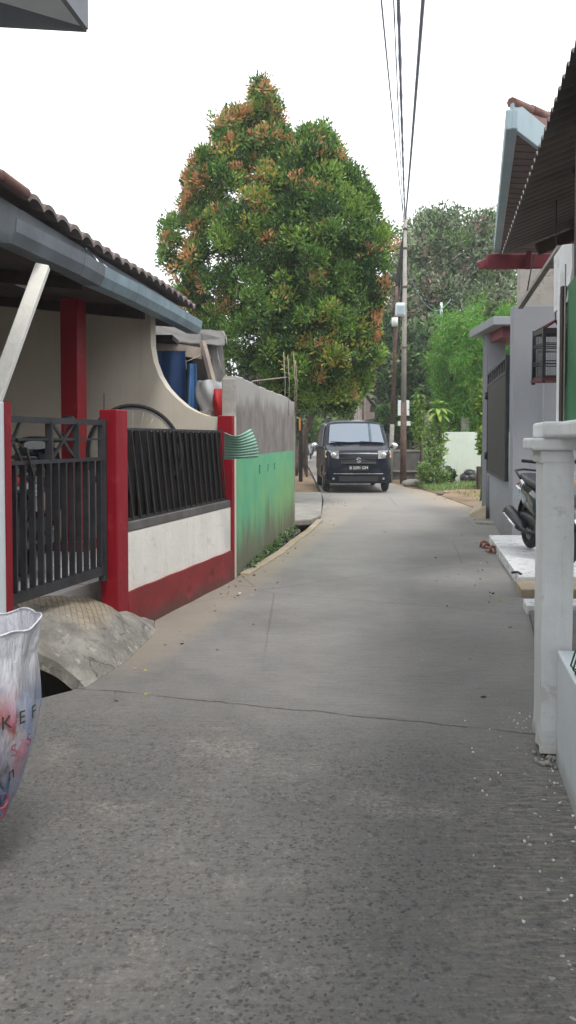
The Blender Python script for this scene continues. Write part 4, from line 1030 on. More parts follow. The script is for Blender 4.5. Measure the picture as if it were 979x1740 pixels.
# ------------------------------------------------------------------ van
def build_car():
    yaw = R(-90+1.0)
    t = thing('van', 'black minivan driving towards the camera down the lane', 'van', (1.70, 22.35, 0), yaw); t.scale = (1, 1.03, 1)   # +x forward
    xs = [-2.05,-2.02,-1.9,-1.4,-.6,0,.6,.98,1.15,1.38,1.60,1.82,1.96,2.04,2.07]
    top = [1.30,1.62,1.80,1.86,1.87,1.86,1.83,1.79,1.62,1.40,1.20,1.12,1.06,.97,.82]
    hw  = [.74,.78,.81,.825,.83,.83,.83,.83,.83,.83,.825,.815,.79,.75,.70]
    bot = [.42,.34,.28,.26,.26,.26,.26,.26,.26,.26,.26,.26,.27,.30,.36]
    def sec(x):
        tz, w, b0 = np.interp(x, xs, top), np.interp(x, xs, hw), np.interp(x, xs, bot)
        belt = min(1.12, tz-.06); pts = []
        g = max(0, (tz-belt))/.8
        prof = [(0,b0),(w*.85,b0),(w*.96,b0+.06),(w*1.0,b0+.22),(w*1.0,(b0+belt)/2+.08),(w*.985,belt-.04),(w*.965,belt)]
        for k, ff in ((.35,.4),(.75,.85),(.93,1.0)):
            prof.append((w*.965 - g*.115*k*ff/.9 - .02*k, belt+(tz-belt)*k*.97))
        wt = w*.965 - g*.115 - .05
        prof += [(wt-.03, tz-.035*(1 if g>.3 else .4)), (wt*.75, tz-.008), (0, tz)]
        full = prof + [(-y, z) for y, z in reversed(prof[1:-1])]
        return full
    X = sorted(set(xs + list(np.linspace(-1.9,1.95,30))))
    m = MB(); rings = [[(x, y, z) for y, z in sec(x)] for x in X]; n = len(rings[0])
    # wheel arches: lift lower side vertices near wheels
    vs = []
    for r in rings:
        for (x,y,z) in r:
            for wx in (1.28,-1.32):
                dx = abs(x-wx)
                if dx < .40 and abs(y) > .5:
                    za = .30+math.sqrt(max(0,.40**2-dx*dx))
                    if z < za: z = za
            vs.append((x,y,z))
    fs = [(i*n+j, (i+1)*n+j, (i+1)*n+(j+1)%n, i*n+(j+1)%n) for i in range(len(X)-1) for j in range(n)] + [tuple(range(n)), tuple((len(X)-1)*n+k for k in range(n-1,-1,-1))]
    m.add(vs, fs, 0, True); b = m.build('body', 'car', t, local=True)
    b.data.polygons.foreach_set('use_smooth', [True]*len(b.data.polygons))
    def patch(nm, mt, fn, nu, nv, thick, label=None):
        return MB().grid(fn, nu, nv, thick=thick).build(nm, mt, t, local=True, label=label)
    def surf_top(x, yf, off=0):
        s = sec(x); tz = np.interp(x, xs, top); belt = min(1.12, tz-.06); w = np.interp(x, xs, hw); g = max(0,(tz-belt))/.8
        wt = w*.965 - g*.115 - .05; return (x, wt*yf, tz-.008*yf*yf-.03*yf**4)
    patch('windscreen', 'glass', lambda u, v: (lambda p: (p[0]+.02, p[1]*.97, p[2]+.013))(surf_top(1.55-.50*v, (2*u-1)*.96)), 12, 8, (.004,0,.004))
    for s in (-1,1):
        for (x0, x1) in ((.20,1.05),(-.80,.12),(-1.85,-.88)):
            def side(u, v, s=s, x0=x0, x1=x1):
                zz = 1.15+.56*v; x = x0+(x1-x0)*u
                if x0 > 0: x = x0 + (x1+.14-.40*v*1.0-x0)*u
                w = np.interp(x, xs, hw)*.965; return (x, s*(w + .018 - .085*v), zz)
            patch('side_window', 'glass', side, 8, 6, (0,s*.006,0))
    patch('rear_window', 'glass', lambda u, v: (-2.055+.10*v, (2*u-1)*(.66-.06*v), 1.12+.5*v), 8, 6, (-.006,0,0))
    # door seams, handles
    m = MB()
    for s in (-1,1):
        for x in (.16,-.84): MB().box((x-.004, s*.826-.004, .35),(x+.004, s*.826+.006,1.06)).build('door_seam', 'black', t, local=True)
    for s in (-1,1):
        for x in (.26,-.72): MB().box((x, s*.83-.01, .93),(x+.16, s*.83+.02,.965)).build('door_handle', 'car', t, local=True, bevel=.006)
    # bumper, grille
    m = MB()
    def bump_(u, v):
        y = (2*u-1)*.80; x = 2.10 - .17*abs(2*u-1)**3.2 + .015*math.sin(v*3.1); return (x, y, .24+.38*v)
    m.grid(bump_, 24, 8, thick=(-.12,0,0)); m.build('front_bumper', 'car', t, local=True)
    m = MB(); m.grid(lambda u, v: (2.122-.01*abs(2*u-1)**2, (2*u-1)*.46, .30+.12*v), 12, 3, thick=(-.02,0,0)); m.build('air_intake', 'black', t, local=True)
    m = MB(); m.grid(lambda u, v: (2.135-.17*abs(2*u-1)**3.2, (2*u-1)*.80, .475+.014*v), 24, 2, thick=(-.03,0,0)); m.build('bumper_trim', 'chrome', t, local=True)
    m = MB(); m.grid(lambda u, v: (2.105-.015*abs(2*u-1)**2-.05*v, (2*u-1)*(.42+.02*v), .72+.15*v), 12, 4, thick=(-.03,0,0)); m.build('grille', 'black', t, local=True)
    m = MB()
    for z in (.725,.79,.855): m.grid(lambda u, v: (2.12-.012*abs(2*u-1)**2-.05*(z-.72)/.15, (2*u-1)*.425, z+.016*v), 12, 1, thick=(-.02,0,0))
    m.build('grille_bar', 'gate', t, local=True)
    m = MB()     # slanted double-hook emblem in chrome
    e = [(-.05,.012),(-.05,.028),(0,.06),(.05,.028),(.028,.014),(0,.032),(-.02,.02),(.05,-.02),(.05,-.03),(0,-.062),(-.05,-.03),(-.028,-.016),(0,-.034),(.02,-.022)]
    n_ = len(e); m.add([(2.095, y*1.25, .815+z*1.25) for y, z in e]+[(2.125, y*1.25, .815+z*1.25) for y, z in e], [tuple(range(n_)), tuple(range(2*n_-1,n_-1,-1))]+[(i,(i+1)%n_,(i+1)%n_+n_,i+n_) for i in range(n_)])
    m.build('emblem', 'chrome', t, local=True)
    for s in (-1,1):
        def hl(u, v, s=s):
            y = s*(.47+.325*u); x = 2.10-.17*max(0,u-.15)**1.6-.06*v; return (x, y, .85+.03*u*(1-v)+(.20+.01*u)*v)
        patch('headlight', 'lamp_glass', hl, 10, 6, (-.03,0,0))
        MB().ell((2.085, s*.60, .945), (.03,.07,.06), 14, 10).build('reflector', 'chrome', [o for o in t.children][-1], local=True)
        patch('indicator', 'amber', lambda u, v, s=s: (2.10-.17*max(0,.85+.14*u-.15)**1.6-.06*v+.012, s*(.47+.325*(.88+.13*u)), .88+.10*v), 3, 3, (-.02,0,0))
        def fog(): return MB().disc((2.09,s*.60,.36),(1,0,0),.03,.02,16)
        fog().build('fog_lamp', 'lamp_glass', t, local=True)
        m = MB().ell((1.02, s*1.0, 1.16), (.07,.10,.085), 16, 10); m.build('mirror', 'chrome', t, local=True)
        mm = [o for o in t.children][-1]
        MB().beam((1.02,s*.80,1.10),(1.02,s*.95,1.12),.05,.035).build('mirror_arm', 'plastic_black', mm, local=True)
        for x in (1.28,-1.32):
            w = MB().torus((x, s*.735, .315), (0,1,0), .235, .08, 36, 12).build('wheel', 'rubber', t, local=True)
            m = MB().disc((x, s*.80,.315),(0,1,0),.06,.04,14).torus((x, s*.79,.315),(0,1,0),.195,.02,28,8)
            for k in range(7):
                a = 2*math.pi*k/7; m.beam((x+.04*math.cos(a),s*.795,.315+.04*math.sin(a)),(x+.19*math.cos(a),s*.795,.315+.19*math.sin(a)),.045,.02)
            m.build('rim', 'alloy', w, local=True)
            MB().disc((x, s*.70,.315),(0,1,0),.19,.02,24).build('brake_disc', 'black', w, local=True)
        MB().tube([(1.58,s*.36+.3,1.245),(1.57,s*.36-.28,1.275)], .008, 5).build('wiper', 'black', t, local=True)
        MB().beam((-1.5,s*.60,1.885),(.6,s*.60,1.865),.03,.03).build('roof_rail', 'plastic_black', t, local=True)
    MB().box((1.9,-.8,.27),(1.0,.8,.33)).build('undertray', 'black', t, local=True)
    MB().box((2.125,-.24,.565),(2.145,.24,.685)).build('number_plate', 'plate', t, local=True, bevel=.004)
    pl = [o for o in t.children][-1]
    Mx = Matrix.Translation((2.1462,0,.625)) @ Matrix.Rotation(math.pi/2, 4, 'Z') @ Matrix.Rotation(math.pi/2, 4, 'X')
    text_mesh('B 2291 GM', .095, 'ink_white', 'plate_text', pl, Mx, .001, local=True)
    m = MB().box((1.08,-.12,1.60),(1.10,.12,1.66)); m.build('rear_view_mirror', 'plastic_black', t, local=True)
    return t
#PART4
# ------------------------------------------------------------------ street furniture
def hang(a, b, sag, n=24):
    a, b = Vector(a), Vector(b)
    return [a.lerp(b, k/n) - Vector((0,0,sag*4*(k/n)*(1-k/n))) for k in range(n+1)]
def build_poles():
    b = G(685,822); top = P(689,356,b.y)
    t = thing('utility_pole', 'tall grey steel pole rusty at its foot, nearer the bush', 'pole', b)
    m = MB().tube([b, b.lerp(top,.3)], [.095,.085], 14); m.build('lower_shaft', 'rust', t)
    m = MB().tube([b.lerp(top,.3), b.lerp(top,.62), top], [.075,.065,.045], 14); m.build('shaft', 'pole', t)
    for z in (.50,.72,.86,.93): q = b.lerp(top,z); MB().tube([q-Vector((0,0,.03)), q+Vector((0,0,.03))], .09-.04*(z-.4), 12).build('clamp', 'rust', t)
    for (px, py, w, h, lb) in ((681,526,.14,.19,1),): 
        c = P(px-1,py,b.y-.15); MB().box((c.x-w/1.1,c.y-.1,c.z-h),(c.x+w/1.1,c.y+.1,c.z+h)).build('meter_box', 'box_white', t, bevel=.03)
    c = P(676,526,b.y-.27); MB().box((c.x-.03,c.y,c.z-.14),(c.x+.20,c.y+.015,c.z+.12)).build('box_window', 'fascia_blue', t, bevel=.01)
    b1 = G(665,820); b1.y += .3
    top1 = P(674,520,b1.y)
    t1 = thing('utility_pole', 'shorter pole with white painted foot just right of the black van', 'pole', b1)
    m = MB().tube([b1, b1.lerp(top1,.33)], [.07,.065], 12); m.build('painted_foot', 'bare', t1)
    m = MB().tube([b1.lerp(top1,.33), top1, top1+Vector((0,0,.6))], [.062,.058,.045], 12); m.build('shaft', 'rust', t1)
    c = P(671,547,b1.y-.12); MB().tube([c-Vector((0,0,.13)), c+Vector((0,0,.13))], .095, 14).build('junction_box', 'box_white', t1)
    # board between the poles
    t2 = thing('notice_board', 'plain white board on posts behind the two poles', 'board', (P(686,740,26).x, 26, 0))
    c = P(686,693,26.); MB().box((c.x-.18,c.y,c.z-.24),(c.x+.18,c.y+.03,c.z+.24)).build('board', 'box_white', t2); c2 = P(687,719,26.)
    MB().box((c2.x-.2,c2.y,c2.z-.08),(c2.x+.2,c2.y+.03,c2.z+.06)).build('lower_board', 'box_white', t2)
    MB().box((c.x-.03,c.y+.035,-.1),(c.x+.03,c.y+.07,c.z)).build('post', 'wood', t2)
    # overhead wires
    specs = [((648,0),9.0,.011,'thin black overhead wire, leftmost over the lane','cable_grey_skyglow',(686,372),.3),
             ((669,0),9.6,.009,'thin grey overhead wire just left of the thick lumpy cable','cable_grey_skyglow',(686,378),.32),
             ((677,0),9.4,.022,'thick lumpy overhead cable at the middle of the bundle','cable_grey_skyglow',(688,366),.3),
             ((719,0),8.6,.022,'thick overhead cable rising furthest to the right','cable_grey_skyglow',(689,372),.25)]
    for (px, py), Y, r, lb, mt, (qx, qy), sag in specs:
        a = P(qx, qy, b.y-.1); m_ = P(px, py, Y); d = (m_-a)
        e = a + d*1.9; e.z = m_.z + .35
        pts = []
        for k in range(61):
            u = k/60; p = a.lerp(m_, u*1.0); p.z -= sag*u*(1-u)*4*.35; pts.append(p)
        for k in range(1, 21):
            u = k/20; p = m_.lerp(e, u); p.z -= .1*u*(1-u); pts.append(p)
        rr = [r*(1+(.3*math.sin(i*1.7)*math.sin(i*.63) if 'lumpy' in lb else 0)) for i in range(len(pts))]
        tag(MB().tube(pts, rr, 6).build('overhead_wire', mt), lb, 'wire', 'overhead wires along the lane')
    # drops beyond the poles, falling away along the lane
    for i, (qx, qy, tx, ty, Yt, r) in enumerate(((687,385,655,545,44,.022),(686,398,650,575,46,.022),(686,410,646,600,48,.02),(684,425,659,560,40,.02),(683,440,643,585,52,.018),(688,375,662,520,41,.028),(690,455,636,612,47,.018),(685,405,668,560,34,.02),(690,430,640,540,38,.015))):
        tag(MB().tube(hang(P(qx,qy,b.y+.1), P(tx,ty,Yt), .5+.25*i), r, 5).build('overhead_wire', 'cable'), 'dark sagging wire running from the tall pole away over the lane', 'wire', 'wires beyond the pole')
    tag(MB().tube(hang(P(692,455,b.y), P(766,508,27), .75), .012, 5).build('overhead_wire', 'cable_grey_skyglow'), 'pale looping wire from the tall pole towards the small lamp', 'wire')
    t3 = thing('lamp_post', 'small pale lamp on a thin post above the bright green bamboo', 'lamp', (P(750,700,28).x, 28, 0))
    MB().tube([(t3.location.x,28,-.1), P(750,545,28)], .03, 8).build('post', 'pole', t3)
    MB().tube([P(750,540,28), P(750,514,28)], [.06,.04], 10).build('lamp_head', 'box_white', t3)
    # vertical support rods: antenna pole left of the far house
    tag(MB().tube([P(617,800,40), P(617,652,40)], .07, 8).build('post', 'rust'), 'slim rusty post rising behind the left half of the van roof', 'post')

# ------------------------------------------------------------------ vegetation
def limbs(base, top, r, ends, name, parent, mt='bark'):
    m = MB(); base, top = Vector(base), Vector(top)
    pts = [base + (top-base)*k/6 + Vector((math.sin(k*1.7)*.04, math.cos(k*2.1)*.04, 0))*(k>0)*r*6 for k in range(7)]
    m.tube(pts, [r*1.5,r*1.1,r,r*.92,r*.85,r*.75,r*.6], 12)
    for i, e in enumerate(ends):
        e = Vector(e); s = base.lerp(top, .45+.5*((i*.37)%1)); mid = s.lerp(e,.5)+Vector((0,0,(e-s).length*.08))
        m.tube([s, mid, e], [r*.5, r*.3, r*.1], 7)
    return m.build(name, mt, parent)

def big_tree():
    Y0 = 16.8
    PA = [(140,440,455),(160,412,470),(190,385,474),(215,362,486),(245,350,512),(285,318,535),(330,308,545),(380,315,540),(430,312,560),(470,303,560),(520,318,560),(570,335,560),(620,385,560),(660,430,555),(676,480,545)]
    PB = [(212,530,538),(224,498,560),(245,478,578),(265,470,586),(290,470,615),(340,460,640),(390,450,663),(440,450,664),(500,450,648),(560,450,638),(600,450,642),(640,480,620),(672,520,600)]
    lobes = []
    for prof, Yc in ((PA, 17.1), (PB, 16.5)):
        pts = [(P((a+b)/2, y, Yc), (b-a)/2/F*Yc) for y, a, b in prof]
        lobes.append((np.array([p.z for p, r in pts])[::-1], np.array([p.x for p, r in pts])[::-1], np.array([r for p, r in pts])[::-1], Yc))
    zs, cx, rr, _ = lobes[0]
    t = thing('tree', 'large dense conical tree with orange young leaves behind the grey wall', 'tree', (P(450,700,Y0).x, Y0, 0))
    C = []
    boughs = []
    tries = 0
    while len(boughs) < 260 and tries < 90000:
        tries += 1
        lz, lx, lr, Yc = lobes[tries % 2]
        z = random.uniform(lz[0], lz[-1]); r = np.interp(z, lz, lr)
        if random.random() > r/1.9: continue
        a = random.uniform(0, 2*math.pi); R0 = random.uniform(.18,.44)*min(1,.35+r*.5); q = random.uniform(.9,1.03)
        q = max(.1, q - R0*.85/max(r,.2)); ry = min(r*1.15, 2.1)
        c = Vector((np.interp(z, lz, lx)+math.cos(a)*r*q, Yc+math.sin(a)*ry*q, z-.2))
        if any((c-b_[0]).length < (R0+b_[2])*.70 for b_ in boughs): continue
        boughs.append((c, Vector((math.cos(a), math.sin(a), .55)).normalized(), R0))
    tone = []
    for c, o_, R0 in boughs:
        tn = random.choice((0,0,1,1,1,2,2))
        for _ in range(9):
            tone.append(tn)
            v = Vector(rng.normal(size=3)).normalized()
            if v.dot(o_) < -.15: v = v - o_*2*v.dot(o_)
            C.append(tuple(c + v*R0*random.uniform(.55,1.05)))
    for k in range(620):
        lz, lx, lr, Yc = lobes[k % 2]
        z = random.uniform(lz[0]+.3, lz[-1]-.8); r = np.interp(z, lz, lr); a = random.uniform(0, 2*math.pi); q = random.uniform(.1,.62)
        C.append((np.interp(z, lz, lx)+math.cos(a)*r*q, Yc+math.sin(a)*min(r,2.)*q, z))
    # a bough sticking out on the left, sprigs
    for (px, py, n_) in ((288,385,9),(292,410,9),(285,440,7),(300,455,6),(330,300,6),(322,320,6),(445,150,8),(457,172,6),(540,228,7),(522,235,6),(372,215,5),(565,245,5),(310,500,8),(655,400,6)):
        for _ in range(n_):
            c = P(px+random.uniform(-10,10), py+random.uniform(-12,12), Y0+random.uniform(-.6,.3)); C.append(tuple(c))
    C = np.array(C); n = len(C); per = 80
    rad = rng.uniform(.13,.23,n)
    p_, d_ = clumps(C, rad, per, up=.75)
    # which boughs carry flush: orange mostly upper left, yellow lower right
    px = (C[:,0]/C[:,1])*F+CX; py = 745-(C[:,2]-H)/C[:,1]*F
    ws = np.zeros((n,5)); ws[:,0] = 1.0; ws[:,1] = 1.1; ws[:,2] = .35
    tone = np.array(tone+[1]*(n-len(tone))); ws[:,0] = (tone==0)*1.8+.35; ws[:,1] = (tone==1)*1.4+.55; ws[:,2] = (tone==2)*2.0+.12
    ws[:,3] = .06 + 2.3*np.exp(-(((px-400)/70)**2+((py-215)/75)**2)) + 1.6*np.exp(-(((px-325)/30)**2+((py-400)/110)**2)) + 2.2*np.exp(-(((px-345)/45)**2+((py-530)/45)**2)) + 1.2*np.exp(-(((px-640)/22)**2+((py-530)/40)**2)) + .5*np.exp(-(((px-560)/60)**2+((py-290)/60)**2))
    ws[:,4] = .04 + 3.0*np.exp(-(((px-575)/45)**2+((py-600)/50)**2)) + .8*np.exp(-(((px-345)/40)**2+((py-520)/40)**2)) +.5*np.exp(-(((px-430)/60)**2+((py-330)/40)**2))
    cm = np.array([rng.choice(5, p=w/w.sum()) for w in ws])
    mi = np.repeat(cm, per)
    # in a flushed clump only the outward tips are coloured
    ctr = np.stack([np.interp(p_[:,2], zs, cx), np.full(len(p_), Y0), p_[:,2]-.25], 1); outw = p_-ctr; base = np.repeat(C, per, 0)-ctr
    tip = (np.linalg.norm(outw, axis=1) > np.linalg.norm(base, axis=1)-.02)
    col = (mi >= 3) & ~tip; mi[col] = rng.integers(0,3,col.sum())
    rnd = rng.random(len(mi)); mi[(mi<3)&(rnd<.06)] = 2; mi[(mi<3)&(rnd>.9)] = 0
    leafmesh(p_, d_, .09, .037, ['leaf_dark','leaf_mid','leaf_light','leaf_orange','leaf_yellow'], mi, 'crown', t)
    ends = [tuple(C[i]) for i in rng.integers(0, len(C)-120, 22)]
    limbs((t.location.x+.15, Y0, -.1), (P(470,300,Y0).x, Y0, P(470,300,Y0).z), .14, ends, 'trunk', t)

def tree(label, base, blobs, n, per, L, W, mats, wts, tr, up=.5, rad=(.25,.5), group=None, name='tree', inner=.25, trunkmat='bark', shell=.75):
    base = Vector(base); t = thing(name, label, 'tree', base, group=group)
    vol = np.array([b[3]*b[5] for b in blobs]); vol = vol/vol.sum(); C = []
    for i in range(n):
        b = blobs[rng.choice(len(blobs), p=vol)]; v = rng.normal(size=3); v /= np.linalg.norm(v)
        q = random.uniform(.2,shell) if random.random() < inner else random.uniform(shell,1.)
        C.append((b[0]+v[0]*b[3]*q, b[1]+v[1]*b[4]*q, b[2]+v[2]*b[5]*q))
    C = np.array(C); p_, d_ = clumps(C, rng.uniform(rad[0], rad[1], n), per, up=up)
    w = np.array(wts, float); cm = rng.choice(len(mats), n, p=w/w.sum()); mi = np.repeat(cm, per)
    sw = rng.random(len(mi)) < .25; mi[sw] = rng.choice(len(mats), sw.sum(), p=w/w.sum())
    leafmesh(p_, d_, L, W, mats, mi, 'crown', t)
    ctr = Vector(blobs[0][:3])
    limbs(base-Vector((0,0,.15)), (ctr.x, ctr.y, ctr.z), tr, [tuple(C[i]) for i in rng.integers(0, n, 14)], 'trunk', t, trunkmat)
    return t

def blob(px, py, Y, rx, rz, ry=None):
    c = P(px, py, Y); return (c.x, c.y, c.z, rx/F*Y, (ry or min(rx,rz))/F*Y, rz/F*Y)

def build_plants():
    big_tree()
    # large loose tree behind the poles with pinkish blossom
    tree('tall loose grey-green tree with pinkish blossom beyond the tall pole', (5.2,34,0),
         [blob(765,435,34,72,78), blob(712,470,34,50,72), blob(825,425,33,45,60), blob(735,400,35,45,38), blob(790,520,33,70,60), blob(690,540,33,40,80), blob(850,500,33,40,70)],
         700, 62, .20, .08, ['leaf_grey','leaf_dark','leaf_mid','leaf_pink'], [5,2.2,2,.55], .2, rad=(.28,.7), inner=.2)
    tree('dark leafy tree low behind the two poles', (4.9,30.5,0),
         [blob(700,620,30.5,50,60), blob(650,600,31,30,55), blob(735,600,31,40,50), blob(665,670,30.5,30,28)],
         260, 60, .24, .11, ['leaf_grey','leaf_dark','leaf_mid'], [2.,4,1.6], .13, rad=(.3,.6))
    # feathery bright bamboo
    t = thing('bamboo', 'bright green feathery bamboo thicket left of the grey gate pillar', 'bamboo', (6.0,25.9,0))
    m = MB(); C = []
    for k in range(50):
        x0 = random.uniform(5.2,8.1); y0 = random.uniform(26.3,28.0); hgt = random.uniform(4.8,6.5)-.30*abs(x0-6.9); lean = random.uniform(-.75,.45)
        pts = [Vector((x0+lean*(u**2), y0-.5*u**2, hgt*(u-.12*u**3))) for u in np.linspace(0,1,9)]
        m.tube(pts, [.022,.02,.02,.018,.016,.014,.011,.008,.004], 6)
        for u in np.linspace(.28,1,26):
            c = Vector((x0+lean*u**2, y0-.5*u**2, hgt*(u-.12*u**3))); C.append((c.x+random.uniform(-.3,.3), c.y+random.uniform(-.3,.3), c.z+random.uniform(-.15,.15)))
    m.build('culm', 'stem', t)
    C = np.array(C); p_, d_ = clumps(C, .27, 62, up=-.1); d_[:,2] -= .35
    leafmesh(p_, d_, .19, .028, ['leaf_bamboo','leaf_light','leaf_mid'], rng.choice(3, len(p_), p=[.72,.16,.12]), 'foliage', t, curl=.5)
    # hedge and shrubs
    def shrub(label, blobs, n, per, L, W, mats, wts, name='shrub', rad=(.1,.22)):
        b = blobs[0]; t = thing(name, label, 'shrub', (b[0], b[1], 0)); C = []
        vol = np.array([q[3]*q[5] for q in blobs]); vol = vol/vol.sum()
        for i in range(n):
            q = blobs[rng.choice(len(blobs), p=vol)]; v = rng.normal(size=3); v /= np.linalg.norm(v); k = random.uniform(.3,1)
            C.append((q[0]+v[0]*q[3]*k, q[1]+v[1]*q[4]*k, max(.06, q[2]+v[2]*q[5]*k)))
        C = np.array(C); p_, d_ = clumps(C, rng.uniform(rad[0], rad[1], n), per, up=.5)
        leafmesh(p_, d_, L, W, mats, rng.choice(len(mats), len(p_), p=np.array(wts)/sum(wts)), 'foliage', t)
        m = MB()
        for i in rng.integers(0, n, 9): m.tube([(b[0]+random.uniform(-.05,.05), b[1], -.05), tuple(C[i])], [.018,.006], 5)
        m.build('stem', 'stem', t)
    shrub('dark clipped hedge mass above the low dark wall', [blob(690,720,28,36,34), blob(655,715,28.5,20,26)], 150, 50, .12, .06, ['leaf_dark','leaf_mid'], [3,1])
    shrub('bushy green weed clump at the foot of the tall leafy plant', [blob(738,780,22.6,20,34), blob(728,805,22.3,20,20), blob(745,810,22.2,22,14), blob(730,745,22.7,9,22)], 120, 42, .085, .045, ['leaf_mid','leaf_light','leaf_grey'], [3,2,2], rad=(.07,.16))
    shrub('dark leafy clump right of the tall leafy plant', [blob(762,806,22.6,9,10)], 22, 40, .08, .05, ['leaf_dark','leaf_grey'], [3,1], rad=(.05,.1))
    shrub('climbing vine hanging beside the grey gate pillar', [blob(821,690,17.4,5,45), blob(822,750,17.2,4,26)], 40, 34, .10, .06, ['leaf_mid','leaf_light','leaf_yellow'], [3,3,.5], name='vine', rad=(.06,.13))
    # tall plants with rosettes of long leaves
    def rosette(px, py, Y, nl, L, W, label, foot):
        c = P(px, py, Y); t = thing('broadleaf_plant', label, 'plant', (P(foot,800,Y).x, Y, 0))
        m = MB(); b = Vector((P(foot,800,Y).x, Y, -.03)); m.tube([b, b.lerp(c,.5)+Vector((.03,0,0)), c], [.05,.04,.028], 9); m.build('stem', 'bark', t)
        m = MB()
        for ly in range(3):
            for k in range(nl):
                a = 2*math.pi*(k+.35*ly)/nl + random.uniform(-.15,.15); el = (.75,.25,-.15)[ly]+random.uniform(-.15,.15); l = L*(.75,1,.95)[ly]*random.uniform(.85,1.1)
                d = Vector((math.cos(a), math.sin(a), 0)); sd = Vector((-math.sin(a), math.cos(a), 0))
                def leaf(u, v, d=d, sd=sd, el=el, l=l, z0=c.z+.05-.10*ly):
                    x = l*u; z = x*math.tan(el)*(1-.2*u) - .55*l*u*u; w = W*math.sin(math.pi*min(1,(.06+u*.94)))**.7*(2*v-1)
                    return tuple(Vector((c.x,c.y,z0)) + d*(x*math.cos(el*.7)) + sd*w/2 + Vector((0,0,z+.12*abs(2*v-1)*W)))
                m.grid(leaf, 7, 2)
        m.build('leaf_rosette', 'leaf_light' if 'front' in label else 'leaf_mid', t, fix=False)
        # smaller leaves up the stem
        C = np.array([tuple(b.lerp(c, u)+Vector((random.uniform(-.1,.1),0,0))) for u in np.linspace(.45,.9,16)]); p_, d_ = clumps(C, .16, 20, up=.3)
        leafmesh(p_, d_, .17, .06, ['leaf_mid','leaf_light'], rng.integers(0,2,len(p_)), 'stem_leaves', t)
    rosette(745, 692, 22.8, 9, .44, .13, 'tall front plant with long pale leaves before the pale mint wall', 748)
    rosette(712, 668, 24.6, 9, .34, .09, 'smaller plant with narrow leaves just right of the tall pole', 716)
    # grass
    n = 5200; xs_ = np.concatenate([rng.uniform(3.55,6.4,n)]); ys_ = rng.uniform(20.4,23.4,n)
    keep = (ys_ > 20.9+.45*np.sin(xs_*3)+ (xs_-3.6)*.18) & (xs_ > 3.45+.0*ys_); xs_, ys_ = xs_[keep], ys_[keep]; n = len(xs_)
    pts = np.stack([xs_, ys_, np.full(n, .03)], 1); d = rng.normal(size=(n,3))*.5 + np.array([0,0,1])
    tag(leafmesh(pts, d, .15, .018, ['leaf_mid','leaf_light','leaf_grey'], rng.integers(0,3,n), 'grass', curl=.3), kind='stuff')
    n = 500; ys_ = rng.uniform(15.8,20.5,n); xs_ = 4.0+rng.uniform(0,2.2,n)
    tag(leafmesh(np.stack([xs_,ys_,np.full(n,.04)],1), rng.normal(size=(n,3))*.5+np.array([0,0,.6]), .09, .02, ['leaf_mid','leaf_yellow'], rng.integers(0,2,n), 'grass_tufts', curl=.3), kind='stuff')
    n = 260; ys_ = rng.uniform(4,26,n); side = rng.random(n) < .45
    xs_ = np.where(side, np.interp(ys_, [3.6,10.7,13.9,17,26],[1.2,2.6,3.3,3.95,3.1])-np.abs(rng.normal(size=n))*.25, np.interp(ys_, [4,8,12,18,26],[-1,-.5,.25,.85,.9])+np.abs(rng.normal(size=n))*.22)
    tag(leafmesh(np.stack([xs_,ys_,np.full(n,.006)],1), rng.normal(size=(n,3))*np.array([1,1,.1]), .035, .016, ['leaf_yellow','wood','rubbish_white','dark_wood'], rng.choice(4,n,p=[.15,.45,.08,.32]), 'fallen_leaves', curl=.1), kind='stuff')
    # far trees over the lane
    far = [('round dark tree far down the lane behind the van roof', 545, 705, 58, 26, 22, ['leaf_mid','leaf_dark'], [2,2]),
           ('yellow-green tree far down the lane left of the slim rusty post', 600, 680, 50, 28, 28, ['leaf_light','leaf_mid'], [2,2]),
           ('bluish dark tree far left beyond the end of the grey wall', 528, 715, 48, 15, 22, ['leaf_grey','leaf_dark'], [2,2]),
           ('small bright shrub tree at the far lane edge beside the rider', 519, 727, 46, 9, 9, ['leaf_light','leaf_mid'], [3,1]),
           ('dark tree behind the large tree, over the grey wall', 455, 650, 24, 60, 50, ['leaf_dark','leaf_mid'], [3,1]),
           ('dark tree filling the gap under the large tree', 545, 655, 30, 50, 40, ['leaf_dark','leaf_mid'], [3,1.2]),
           ('grey-green tree far behind the pale house', 640, 640, 62, 36, 46, ['leaf_grey','leaf_dark'], [2,2]),
           ('leafy tree far right behind the bamboo', 850, 600, 42, 60, 90, ['leaf_grey','leaf_dark','leaf_mid'], [2,2,1])]
    for lb, px, py, Y, rx, rz, mts, w in far:
        c = P(px,py,Y); tree(lb, ((.1 if 510 < px < 590 else c.x), Y, 0), [blob(px,py,Y,rx,rz), blob(px-rx*.4,py+rz*.4,Y,rx*.6,rz*.5), blob(px+rx*.4,py+rz*.3,Y,rx*.6,rz*.5)], 110, 45, .0065*Y+.06, .003*Y+.02, mts, w, .14, rad=(.008*Y,.014*Y))
    # the far end of the lane closes in a wood
    n = 1500; a = rng.uniform(R(55), R(125), n); Yf = 92+rng.uniform(-6,10,n); zf = np.abs(rng.normal(size=n))*2.6
    C = np.stack([Yf/np.tan(a), Yf, zf+.4], 1); p_, d_ = clumps(C, 1.1, 26, up=.4)
    tag(leafmesh(p_, d_, .8, .4, ['leaf_dark','leaf_grey','leaf_mid'], np.repeat(rng.choice(3,n,p=[.45,.35,.2]),26), 'distant_woods'), kind='stuff')

